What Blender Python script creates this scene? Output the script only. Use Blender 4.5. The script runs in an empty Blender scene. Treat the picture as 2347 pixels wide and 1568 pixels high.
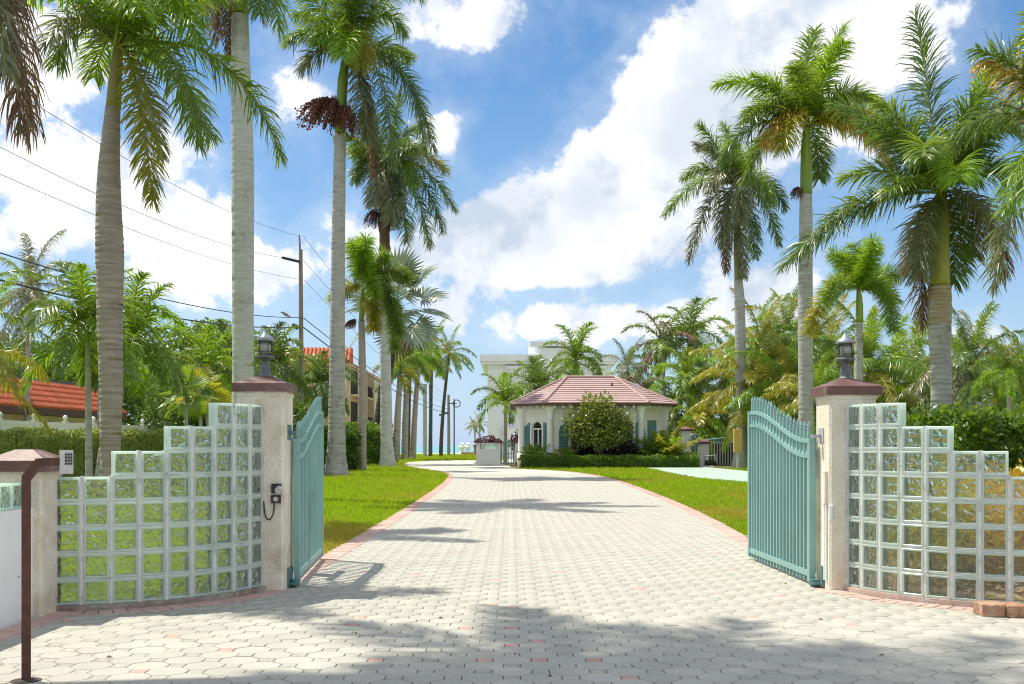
import bpy, math, random
import numpy as np
from mathutils import Vector, Matrix

S = bpy.context.scene
COL = S.collection
R = math.radians
rng = np.random.default_rng(7)
random.seed(7)

# ------------------------------------------------------------------ camera
CAM_H = 1.33
F = 2500.0                     # focal length in measuring units (picture 2346 wide)
CX, HZ = 1173.0, 1023.0        # centre column and horizon row of the picture
cam = bpy.data.cameras.new('camera')
camo = bpy.data.objects.new('camera', cam)
COL.objects.link(camo)
camo.location = (0, 0, CAM_H)
camo.rotation_euler = (R(90), 0, 0)
cam.sensor_width = 36
cam.lens = 36 * F / 2346
cam.shift_y = (HZ - 784) / 2346
cam.clip_end = 20000
cam.clip_start = 0.05
S.camera = camo

# ------------------------------------------------------------------ render look
S.view_settings.view_transform = 'Standard'
S.view_settings.look = 'None'
S.view_settings.gamma = 1
S.view_settings.exposure = 1.17
S.view_settings.use_curve_mapping = False
S.render.engine = 'CYCLES'
S.cycles.filter_width = 1.05
S.cycles.max_bounces = 14
S.cycles.transparent_max_bounces = 16
S.cycles.transmission_bounces = 10
S.cycles.caustics_refractive = False
S.cycles.caustics_reflective = False
S.cycles.sample_clamp_indirect = 6

# ------------------------------------------------------------------ sun
SHX, SHY = 0.45, -0.28          # shadow shift per metre of height
sun = bpy.data.lights.new('sun', 'SUN')
suno = bpy.data.objects.new('sun', sun)
COL.objects.link(suno)
sun.energy = 2.75
sun.angle = R(0.53)
sun.color = (1.0, 0.93, 0.78)
sdir = Vector((SHX, SHY, -1)).normalized()
suno.rotation_euler = sdir.to_track_quat('-Z', 'Y').to_euler()
suno.location = (-20, 20, 40)
SUN_EL = math.asin(-sdir.z)
SUN_AZ = math.atan2(-SHX, -SHY)

# ------------------------------------------------------------------ sky with cumulus
def build_sky():
    w = bpy.data.worlds.new('World'); S.world = w; w.use_nodes = True
    nt = w.node_tree; N = nt.nodes; L = nt.links
    for n in list(N): N.remove(n)
    out = N.new('ShaderNodeOutputWorld'); bg = N.new('ShaderNodeBackground')
    bg.inputs['Strength'].default_value = 0.12
    L.new(bg.outputs[0], out.inputs[0])
    sky = N.new('ShaderNodeTexSky'); sky.sky_type = 'NISHITA'; sky.sun_disc = False
    sky.sun_elevation = SUN_EL; sky.sun_rotation = SUN_AZ % (2 * math.pi)
    sky.air_density = 1.0; sky.dust_density = 0.2; sky.ozone_density = 2.2; sky.altitude = 0
    def m(op, a, b=None, c=None, clamp=False):
        n = N.new('ShaderNodeMath'); n.operation = op; n.use_clamp = clamp
        for i, v in enumerate((a, b, c)):
            if v is None: continue
            if isinstance(v, (int, float)): n.inputs[i].default_value = v
            else: L.new(v, n.inputs[i])
        return n.outputs[0]
    tc = N.new('ShaderNodeTexCoord')
    sep = N.new('ShaderNodeSeparateXYZ'); L.new(tc.outputs['Generated'], sep.inputs[0])
    az = m('ARCTAN2', sep.outputs[0], sep.outputs[1])
    el = m('ARCSINE', sep.outputs[2])
    # wobble the outline
    n0 = N.new('ShaderNodeTexNoise'); n0.inputs['Scale'].default_value = 7.0
    n0.inputs['Detail'].default_value = 9; n0.inputs['Roughness'].default_value = 0.6
    L.new(tc.outputs['Generated'], n0.inputs['Vector'])
    n1 = N.new('ShaderNodeTexNoise'); n1.inputs['Scale'].default_value = 28.0
    n1.inputs['Detail'].default_value = 8; n1.inputs['Roughness'].default_value = 0.62
    L.new(tc.outputs['Generated'], n1.inputs['Vector'])
    comb = N.new('ShaderNodeCombineXYZ'); L.new(az, comb.inputs[0]); L.new(el, comb.inputs[1])
    blobs = [
        # px, py, rx, ry, weight : cumulus bank running up to the right
        (1960, 60, 230, 130, 1.0), (1760, 120, 210, 130, 1.1), (1620, 210, 170, 150, 1.1), (1720, 300, 220, 130, .9),
        (1540, 330, 180, 130, 1.1), (1390, 430, 160, 110, 1.1), (1480, 510, 200, 100, .9), (1280, 520, 170, 90, 1.05),
        (1130, 540, 150, 80, 1.05), (1000, 590, 130, 90, .8), (1300, 610, 260, 60, .75), (1830, 30, 160, 90, 1.0),
        # top centre veil
        (1080, 60, 180, 110, .62), (900, 40, 140, 90, .55), (1010, 305, 62, 60, .8), (680, 230, 90, 90, .6), (610, 110, 110, 90, .5),
        # left side
        (110, 170, 170, 130, .68), (60, 390, 190, 120, .72), (330, 500, 190, 150, .85), (450, 650, 190, 80, .6), (250, 390, 80, 80, .62),
        (120, 60, 200, 90, .42), (640, 610, 130, 70, .6), (470, 500, 110, 70, .7), (60, 540, 160, 60, .6), (420, 330, 110, 90, .5),
        # low bank
        (1180, 745, 200, 50, .72), (1450, 735, 220, 55, .8), (1650, 690, 140, 70, .75), (1790, 640, 110, 70, .7), (1010, 690, 120, 60, .55),
        (2280, 770, 110, 50, .6), (1900, 720, 160, 40, .5), (830, 560, 110, 80, .75),
    ]
    acc = None
    for px, py, rx, ry, wt in blobs:
        dx = px - CX
        a = math.atan(dx / F); e = math.atan((HZ - py) / math.hypot(F, dx))
        sub = N.new('ShaderNodeVectorMath'); sub.operation = 'SUBTRACT'; L.new(comb.outputs[0], sub.inputs[0]); sub.inputs[1].default_value = (a, e, 0)
        mul = N.new('ShaderNodeVectorMath'); mul.operation = 'MULTIPLY'; L.new(sub.outputs[0], mul.inputs[0]); mul.inputs[1].default_value = (F / rx / 1.35, F / ry / 1.35, 0)
        dot = N.new('ShaderNodeVectorMath'); dot.operation = 'DOT_PRODUCT'; L.new(mul.outputs[0], dot.inputs[0]); L.new(mul.outputs[0], dot.inputs[1])
        v = m('MULTIPLY', m('EXPONENT', m('MULTIPLY', dot.outputs['Value'], -1.2)), wt)
        acc = v if acc is None else m('MAXIMUM', m('MULTIPLY', m('MAXIMUM', acc, v), 1.0), m('MULTIPLY', m('ADD', acc, v), 0.68))
    # beyond the measured part the sky carries cumulus of the same kind, cover raised for neutral fill light
    n2 = N.new('ShaderNodeTexNoise'); n2.inputs['Scale'].default_value = 3.0; n2.inputs['Detail'].default_value = 3
    L.new(tc.outputs['Generated'], n2.inputs['Vector'])
    far = N.new('ShaderNodeMapRange'); far.inputs[1].default_value = .45; far.inputs[2].default_value = .65; far.inputs[3].default_value = 0; far.inputs[4].default_value = .9
    L.new(m('ABSOLUTE', az), far.inputs[0])
    up = N.new('ShaderNodeMapRange'); up.inputs[1].default_value = .42; up.inputs[2].default_value = .6; up.inputs[3].default_value = 0; up.inputs[4].default_value = .9
    L.new(el, up.inputs[0])
    other = m('MULTIPLY', m('MULTIPLY', n2.outputs[0], 1.35), m('MAXIMUM', far.outputs[0], up.outputs[0]))
    acc = m('MAXIMUM', acc, other)
    # density with billowing edges
    d = m('ADD', acc, m('MULTIPLY', m('SUBTRACT', n0.outputs[0], .5), 1.0))
    d = m('ADD', d, m('MULTIPLY', m('SUBTRACT', n1.outputs[0], .5), .62))
    mr = N.new('ShaderNodeMapRange'); mr.interpolation_type = 'SMOOTHSTEP'
    mr.inputs[1].default_value = .43; mr.inputs[2].default_value = .66
    L.new(d, mr.inputs[0])
    veil = N.new('ShaderNodeMapRange'); veil.interpolation_type = 'SMOOTHSTEP'; veil.inputs[1].default_value = .05; veil.inputs[2].default_value = .60; veil.inputs[4].default_value = .22
    L.new(d, veil.inputs[0])
    cloud = m('MAXIMUM', mr.outputs[0], veil.outputs[0])
    # self shading: thick parts and lower flanks turn blue grey
    n3 = N.new('ShaderNodeTexNoise'); n3.inputs['Scale'].default_value = 9.0; n3.inputs['Detail'].default_value = 6
    off = N.new('ShaderNodeVectorMath'); off.operation = 'ADD'; L.new(tc.outputs['Generated'], off.inputs[0]); off.inputs[1].default_value = (0.35, .1, .6)
    L.new(off.outputs[0], n3.inputs['Vector'])
    sh = N.new('ShaderNodeMapRange'); sh.interpolation_type = 'SMOOTHSTEP'; sh.inputs[1].default_value = .42; sh.inputs[2].default_value = .68
    L.new(n3.outputs[0], sh.inputs[0])
    cm = N.new('ShaderNodeMix'); cm.data_type = 'RGBA'
    cm.inputs[6].default_value = (4.5, 4.45, 4.4, 1); cm.inputs[7].default_value = (2.35, 2.7, 3.2, 1)
    ob = N.new('ShaderNodeVectorMath'); ob.operation = 'ADD'; L.new(tc.outputs['Generated'], ob.inputs[0]); ob.inputs[1].default_value = (-.022, .0, .034)
    nb = N.new('ShaderNodeTexNoise'); nb.inputs['Scale'].default_value = 7.0; nb.inputs['Detail'].default_value = 9; nb.inputs['Roughness'].default_value = 0.6
    L.new(ob.outputs[0], nb.inputs['Vector'])
    s2 = N.new('ShaderNodeMapRange'); s2.inputs[1].default_value = -.02; s2.inputs[2].default_value = .13; L.new(m('SUBTRACT', nb.outputs[0], n0.outputs[0]), s2.inputs[0])
    L.new(m('ADD', m('MULTIPLY', sh.outputs[0], .72), m('MULTIPLY', s2.outputs[0], .7), None, True), cm.inputs[0])
    hs = N.new('ShaderNodeHueSaturation'); hs.inputs['Saturation'].default_value = 1.32; hs.inputs['Value'].default_value = .49
    L.new(sky.outputs[0], hs.inputs['Color'])
    hz = N.new('ShaderNodeMix'); hz.data_type = 'RGBA'; hz.inputs[7].default_value = (1.85, 2.55, 3.6, 1)
    L.new(m('MULTIPLY', m('EXPONENT', m('MULTIPLY', m('MAXIMUM', el, 0.0), -5.5)), .92), hz.inputs[0]); L.new(hs.outputs[0], hz.inputs[6])
    hs = hz; hs_out = hz.outputs[2]
    mx = N.new('ShaderNodeMix'); mx.data_type = 'RGBA'
    L.new(m('MULTIPLY', cloud, .96), mx.inputs[0]); L.new(hs_out, mx.inputs[6]); L.new(cm.outputs[2], mx.inputs[7])
    L.new(mx.outputs[2], bg.inputs['Color'])
build_sky()

# ------------------------------------------------------------------ measuring helpers
def at(px, py, Y): return np.array([(px - CX) / F * Y, Y, CAM_H + (HZ - py) / F * Y])
def gr(px, py): Y = CAM_H * F / (py - HZ); return np.array([(px - CX) / F * Y, Y, 0.0])
def xat(px, Y): return (px - CX) / F * Y
def zat(py, Y): return CAM_H + (HZ - py) / F * Y

# ------------------------------------------------------------------ materials
def nt_new(name):
    m = bpy.data.materials.new(name); m.use_nodes = True
    nt = m.node_tree; nt.nodes.clear()
    o = nt.nodes.new('ShaderNodeOutputMaterial')
    return m, nt, o
def rgba(c): return (c[0], c[1], c[2], 1)
def pmat(name, c1, c2=None, scale=4, rough=.7, bump=0, bscale=40, metal=0, detail=6, rnd=0, spec=.5, c3=None, s3=1.2, lo=.35, hi=.65, stretch=None, coat=0):
    m, nt, o = nt_new(name); N = nt.nodes; L = nt.links
    p = N.new('ShaderNodeBsdfPrincipled'); L.new(p.outputs[0], o.inputs[0])
    p.inputs['Roughness'].default_value = rough; p.inputs['Metallic'].default_value = metal
    p.inputs['Specular IOR Level'].default_value = spec; p.inputs['Coat Weight'].default_value = coat
    g = N.new('ShaderNodeNewGeometry')
    vec = g.outputs['Position']
    if stretch:
        mp = N.new('ShaderNodeMapping'); mp.inputs['Scale'].default_value = stretch; L.new(vec, mp.inputs[0]); vec = mp.outputs[0]
    col = None
    if c2 is not None:
        n = N.new('ShaderNodeTexNoise'); n.inputs['Scale'].default_value = scale; n.inputs['Detail'].default_value = detail
        n.inputs['Roughness'].default_value = .6
        L.new(vec, n.inputs['Vector'])
        mr = N.new('ShaderNodeMapRange'); mr.inputs[1].default_value = lo; mr.inputs[2].default_value = hi; L.new(n.outputs[0], mr.inputs[0])
        mx = N.new('ShaderNodeMix'); mx.data_type = 'RGBA'; mx.inputs[6].default_value = rgba(c1); mx.inputs[7].default_value = rgba(c2)
        L.new(mr.outputs[0], mx.inputs[0]); col = mx.outputs[2]
        if c3 is not None:
            n3 = N.new('ShaderNodeTexNoise'); n3.inputs['Scale'].default_value = s3; n3.inputs['Detail'].default_value = 8; n3.inputs['Roughness'].default_value = .7
            L.new(g.outputs['Position'], n3.inputs['Vector'])
            m3 = N.new('ShaderNodeMapRange'); m3.inputs[1].default_value = .52; m3.inputs[2].default_value = .72; L.new(n3.outputs[0], m3.inputs[0])
            x3 = N.new('ShaderNodeMix'); x3.data_type = 'RGBA'; L.new(m3.outputs[0], x3.inputs[0]); L.new(col, x3.inputs[6]); x3.inputs[7].default_value = rgba(c3); col = x3.outputs[2]
    if rnd:
        oi = N.new('ShaderNodeObjectInfo'); mr2 = N.new('ShaderNodeMapRange'); mr2.inputs[3].default_value = 1 - rnd; mr2.inputs[4].default_value = 1 + rnd
        L.new(oi.outputs['Random'], mr2.inputs[0])
        h = N.new('ShaderNodeHueSaturation'); L.new(mr2.outputs[0], h.inputs['Value'])
        if col is not None: L.new(col, h.inputs['Color'])
        else: h.inputs['Color'].default_value = rgba(c1)
        col = h.outputs[0]
    if col is not None: L.new(col, p.inputs['Base Color'])
    else: p.inputs['Base Color'].default_value = rgba(c1)
    if bump:
        nb = N.new('ShaderNodeTexNoise'); nb.inputs['Scale'].default_value = bscale; nb.inputs['Detail'].default_value = 5
        L.new(vec, nb.inputs['Vector'])
        b = N.new('ShaderNodeBump'); b.inputs['Strength'].default_value = bump; b.inputs['Distance'].default_value = .02
        L.new(nb.outputs[0], b.inputs['Height']); L.new(b.outputs[0], p.inputs['Normal'])
    return m
def leafmat(name, c1, c2, trans, tw=.45, scale=1.5, rough=.36, rnd=.25, spec=.7):
    """Leaf: reflecting face plus light let through; per-object and per-clump variation."""
    m, nt, o = nt_new(name); N = nt.nodes; L = nt.links
    p = N.new('ShaderNodeBsdfPrincipled'); p.inputs['Roughness'].default_value = rough; p.inputs['Specular IOR Level'].default_value = spec
    t = N.new('ShaderNodeBsdfTranslucent'); x = N.new('ShaderNodeMixShader'); x.inputs[0].default_value = tw
    L.new(p.outputs[0], x.inputs[1]); L.new(t.outputs[0], x.inputs[2]); L.new(x.outputs[0], o.inputs[0])
    g = N.new('ShaderNodeNewGeometry')
    n = N.new('ShaderNodeTexNoise'); n.inputs['Scale'].default_value = scale; n.inputs['Detail'].default_value = 6; n.inputs['Roughness'].default_value = .7
    L.new(g.outputs['Position'], n.inputs['Vector'])
    mr = N.new('ShaderNodeMapRange'); mr.inputs[1].default_value = .36; mr.inputs[2].default_value = .64; L.new(n.outputs[0], mr.inputs[0])
    mx = N.new('ShaderNodeMix'); mx.data_type = 'RGBA'; mx.inputs[6].default_value = rgba(c1); mx.inputs[7].default_value = rgba(c2); L.new(mr.outputs[0], mx.inputs[0])
    oi = N.new('ShaderNodeObjectInfo')
    ri = N.new('ShaderNodeMath'); ri.operation = 'MULTIPLY_ADD'; L.new(g.outputs['Random Per Island'], ri.inputs[0]); ri.inputs[1].default_value = rnd * 1.2
    mr2 = N.new('ShaderNodeMapRange'); mr2.inputs[3].default_value = 1 - rnd * 1.6; mr2.inputs[4].default_value = 1 + rnd * .4; L.new(oi.outputs['Random'], mr2.inputs[0])
    L.new(mr2.outputs[0], ri.inputs[2])
    h = N.new('ShaderNodeHueSaturation'); L.new(ri.outputs[0], h.inputs['Value']); L.new(mx.outputs[2], h.inputs['Color'])
    L.new(h.outputs[0], p.inputs['Base Color'])
    mt = N.new('ShaderNodeMix'); mt.data_type = 'RGBA'; mt.inputs[0].default_value = .7; L.new(h.outputs[0], mt.inputs[6]); mt.inputs[7].default_value = rgba(trans)
    L.new(mt.outputs[2], t.inputs['Color'])
    return m

M = {}
M['stucco'] = pmat('stucco', (.86, .82, .70), (.72, .66, .53), 3.0, .9, .55, 60, c3=(.55, .45, .31), s3=2.2)
def pits(m, dark, scale=70, lo=.60, hi=.66):
    nt = m.node_tree; N = nt.nodes; L = nt.links; p = [n for n in N if n.type == 'BSDF_PRINCIPLED'][0]
    src = p.inputs['Base Color'].links[0].from_socket; g = N.new('ShaderNodeNewGeometry')
    n = N.new('ShaderNodeTexNoise'); n.inputs['Scale'].default_value = scale; n.inputs['Detail'].default_value = 3; L.new(g.outputs['Position'], n.inputs['Vector'])
    mr = N.new('ShaderNodeMapRange'); mr.inputs[1].default_value = lo; mr.inputs[2].default_value = hi; L.new(n.outputs[0], mr.inputs[0])
    x = N.new('ShaderNodeMix'); x.data_type = 'RGBA'; L.new(mr.outputs[0], x.inputs[0]); L.new(src, x.inputs[6]); x.inputs[7].default_value = rgba(dark); L.new(x.outputs[2], p.inputs['Base Color'])
pits(M['stucco'], (.42, .36, .27), 110, .60, .70)
M['stucco_white'] = pmat('stucco_white', (.90, .89, .86), (.84, .83, .79), 2, .9, .25, 80)
M['white_paint'] = pmat('white_paint', (.88, .88, .87), (.83, .83, .82), 3, .75, .15, 90)
M['white_vinyl'] = pmat('white_vinyl', (.82, .82, .82), None, rough=.4)
M['facade_white'] = pmat('facade_white', (.84, .86, .90), (.79, .81, .85), .6, .85, .1, 20)
M['cap'] = pmat('cap', (.16, .075, .065), (.105, .05, .045), 6, .5, .1, 60, c3=(.33, .22, .21), s3=3.0)
M['mortar'] = pmat('mortar', (.74, .74, .72), (.62, .61, .58), 14, .9, .4, 120, c3=(.30, .28, .26), s3=5)
M['kerb'] = pmat('kerb', (.46, .40, .34), (.24, .19, .16), 10, .95, .5, 60, c3=(.12, .095, .08), s3=4)
M['kerb_pink'] = pmat('kerb_pink', (.60, .43, .37), (.48, .38, .33), 8, .95, .5, 60, c3=(.62, .58, .53), s3=4)
M['gate'] = pmat('gate', (.255, .445, .43), (.215, .39, .38), 3, .42, .05, 60, rnd=.05)
M['gate_dark'] = pmat('gate_dark', (.09, .20, .21), None, rough=.45)
M['black_metal'] = pmat('black_metal', (.022, .022, .022), None, rough=.5)
M['lamp_metal'] = pmat('lamp_metal', (.085, .105, .12), (.15, .165, .17), 20, .5, .2, 90, metal=.2)
M['lamp_roof'] = pmat('lamp_roof', (.34, .37, .40), (.22, .25, .27), 12, .4, .1, 60, metal=.4)
M['rust'] = pmat('rust', (.15, .055, .032), (.065, .03, .02), 18, .65, .5, 160, c3=(.17, .065, .03), s3=9)
M['keypad'] = pmat('keypad', (.60, .60, .58), (.50, .50, .48), 8, .5)
M['brick_tan'] = pmat('brick_tan', (.46, .27, .17), (.28, .15, .09), 16, .95, .8, 50, c3=(.56, .42, .32), s3=6)
M['paver'] = pmat('paver', (.475, .465, .41), (.405, .40, .355), 2.0, .92, .45, 160, rnd=.07, c3=(.40, .39, .35), s3=.55)
M['paver_sq'] = pmat('paver_sq', (.50, .485, .42), (.42, .41, .36), 30, .95, .6, 150, rnd=.10)
pits(M['paver'], (.25, .245, .21), 130, .62, .70); pits(M['paver_sq'], (.20, .195, .165), 120, .56, .66)
M['paver_pink'] = pmat('paver_pink', (.58, .345, .295), (.47, .29, .25), 8, .92, .4, 150, rnd=.08)
M['joint'] = pmat('joint', (.15, .145, .12), (.22, .21, .18), 12, 1, .3, 100)
M['border'] = pmat('border', (.60, .40, .345), (.50, .335, .29), 5, .92, .4, 120, rnd=.10, c3=(.42, .28, .24), s3=2)
M['drive_far'] = pmat('drive_far', (.49, .48, .43), (.43, .425, .38), 1.0, .95)
M['lawn'] = pmat('lawn', (.17, .26, .012), (.22, .28, .016), .6, 1, .6, 90, c3=(.20, .165, .035), s3=.28)
M['grass'] = leafmat('grass', (.19, .33, .008), (.27, .36, .010), (.46, .60, .015), .42, .5, .6, .34, .25)
M['grass_dry'] = leafmat('grass_dry', (.46, .36, .06), (.36, .34, .03), (.48, .42, .06), .35, .8, .6, .34, .25)
M['ground'] = pmat('ground', (.20, .17, .12), (.10, .13, .04), .5, 1, .2, 20)
M['mulch'] = pmat('mulch', (.42, .30, .18), (.26, .17, .10), 14, 1, .8, 60, c3=(.30, .21, .12), s3=8)
M['sand'] = pmat('sand', (.66, .60, .50), (.58, .52, .43), .3, 1)
M['pad'] = pmat('pad', (.30, .42, .345), (.36, .47, .40), .9, .8, .1, 20, c3=(.50, .58, .53), s3=.8, stretch=(.3, 2.0, 1))
M['trunk'] = pmat('trunk', (.48, .475, .475), (.33, .32, .315), 2.2, .95, .7, 24, stretch=(.8, .8, 9), c3=(.21, .19, .17), s3=2.2)
M['trunk_pale'] = pmat('trunk_pale', (.54, .55, .55), (.41, .415, .41), 2.0, .95, .5, 30, stretch=(.8, .8, 9), c3=(.28, .27, .25), s3=1.8)
M['trunk_brown'] = pmat('trunk_brown', (.50, .435, .41), (.33, .28, .26), 2.4, .95, .9, 24, stretch=(.8, .8, 11), c3=(.29, .245, .225), s3=2.6)
M['trunk_dark'] = pmat('trunk_dark', (.11, .09, .075), (.06, .05, .042), 6, 1, .9, 20, c3=(.19, .16, .14), s3=3)
M['trunk_band'] = pmat('trunk_band', (.44, .36, .26), (.34, .26, .17), 3, .95, .5, 26, stretch=(1, 1, 8))
M['fibre'] = pmat('fibre', (.17, .105, .06), (.095, .06, .04), 8, 1, .9, 40, stretch=(3, 3, .5), c3=(.28, .18, .11), s3=4)
M['shaft'] = pmat('shaft', (.15, .25, .025), (.21, .30, .035), 1.6, .4, .1, 30, stretch=(1, 1, .4))
M['shaft_old'] = pmat('shaft_old', (.20, .235, .055), (.27, .225, .08), 2.2, .5, .1, 30, stretch=(1, 1, .4))
M['shaft_yellow'] = pmat('shaft_yellow', (.36, .34, .03), (.26, .30, .03), 1.4, .4, .1, 30, stretch=(1, 1, .4))
M['fruit'] = pmat('fruit', (.16, .055, .035), (.09, .035, .028), 12, .8, rnd=.2)
M['rachis'] = pmat('rachis', (.26, .30, .06), (.20, .24, .05), 3, .5)
M['rachis_dry'] = pmat('rachis_dry', (.28, .20, .10), (.20, .14, .08), 3, .8)
M['palm'] = leafmat('palm_leaf', (0.098, 0.202, 0.023), (0.176, 0.273, 0.036), (.34, .46, .03), .42)
M['palm_dark'] = leafmat('palm_leaf_dark', (0.077, 0.168, 0.039), (0.154, 0.231, 0.063), (.22, .32, .04), .34)
M['palm_lime'] = leafmat('palm_leaf_lime', (0.127, 0.265, 0.014), (0.196, 0.333, 0.021), (.40, .58, .025), .46)
M['palm_grey'] = leafmat('palm_leaf_grey', (0.162, 0.196, 0.088), (0.270, 0.263, 0.149), (.28, .30, .10), .34)
M['palm_yellow'] = leafmat('palm_leaf_yellow', (0.253, 0.282, 0.023), (0.380, 0.322, 0.029), (.52, .50, .035), .42)
M['palm_orange'] = leafmat('palm_leaf_orange', (.58, .36, .08), (.48, .36, .06), (.68, .44, .10), .38, scale=3)
M['palm_brown'] = leafmat('palm_leaf_brown', (0.285, 0.188, 0.112), (0.180, 0.120, 0.078), (.28, .17, .09), .3, scale=2, rough=.8)
M['palm_silver'] = leafmat('palm_leaf_silver', (0.250, 0.312, 0.237), (0.188, 0.250, 0.188), (.22, .28, .16), .25)
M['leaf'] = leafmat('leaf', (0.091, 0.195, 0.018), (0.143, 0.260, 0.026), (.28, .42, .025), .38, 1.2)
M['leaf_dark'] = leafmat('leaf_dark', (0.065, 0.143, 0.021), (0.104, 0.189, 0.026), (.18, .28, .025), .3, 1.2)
M['leaf_hedge'] = leafmat('leaf_hedge', (.28, .36, .09), (.42, .47, .15), (.55, .62, .13), .42, 3, .35)
M['leaf_tree'] = leafmat('leaf_tree', (.13, .185, .03), (.22, .25, .04), (.40, .44, .05), .34, 1.5, .4)
M['leaf_red'] = leafmat('leaf_red', (.12, .028, .03), (.07, .02, .025), (.25, .05, .05), .3, 3)
M['leaf_purple'] = leafmat('leaf_purple', (.03, .018, .022), (.05, .03, .025), (.08, .03, .03), .2, 3)
M['croton'] = leafmat('croton', (.44, .36, .03), (.46, .20, .03), (.70, .52, .04), .42, 7, rnd=.35)
M['croton_green'] = leafmat('croton_green', (.30, .32, .03), (.38, .32, .03), (.62, .58, .04), .42, 5, rnd=.35)
M['bark'] = pmat('bark', (.22, .19, .16), (.13, .11, .09), 5, 1, .6, 30)
M['pole_wood'] = pmat('pole_wood', (.36, .31, .27), (.23, .19, .16), 5, 1, .6, 30, stretch=(4, 4, .4))
M['wire'] = pmat('wire', (.03, .03, .033), None, rough=.6)
M['tile_red'] = pmat('tile_red', (.56, .15, .06), (.45, .11, .045), 2, .75, .3, 20, rnd=.1, c3=(.56, .17, .085), s3=1)
M['tile_terra'] = pmat('tile_terra', (.52, .20, .11), (.40, .14, .075), 2, .8, .3, 20)
M['roof_pink'] = pmat('roof_pink', (.42, .30, .29), (.35, .24, .235), .8, .8, .2, 14, c3=(.46, .29, .265), s3=2)
M['roof_trim'] = pmat('roof_trim', (.10, .05, .042), None, rough=.7)
M['cream'] = pmat('cream', (.68, .56, .39), (.61, .49, .34), .5, .9, .2, 30)
M['peach'] = pmat('peach', (.62, .40, .25), None, rough=.9)
M['shutter'] = pmat('shutter', (.13, .29, .295), (.11, .25, .26), 4, .5)
M['glass_dark'] = pmat('glass_dark', (.03, .035, .04), None, rough=.12, spec=.3)
M['shade_dark'] = pmat('shade_dark', (.04, .037, .034), None, rough=.9)  # near-black, stands in for the shade inside the balconies
M['box_yellow'] = pmat('box_yellow', (.52, .36, .085), (.44, .29, .07), 6, .6)
M['grey_metal'] = pmat('grey_metal', (.42, .42, .42), None, rough=.5)
M['dirt'] = pmat('dirt', (.05, .04, .032), (.09, .075, .06), 20, 1, .5, 80)
M['terracotta'] = pmat('terracotta', (.50, .27, .18), (.44, .24, .16), 4, .9)
M['litter'] = pmat('litter', (.14, .065, .03), (.07, .035, .02), 30, .9)
M['bulb'] = leafmat('bulb', (.86, .85, .78), (.84, .83, .76), (.95, .94, .86), .5, 1, .35, 0, .4)

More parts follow.
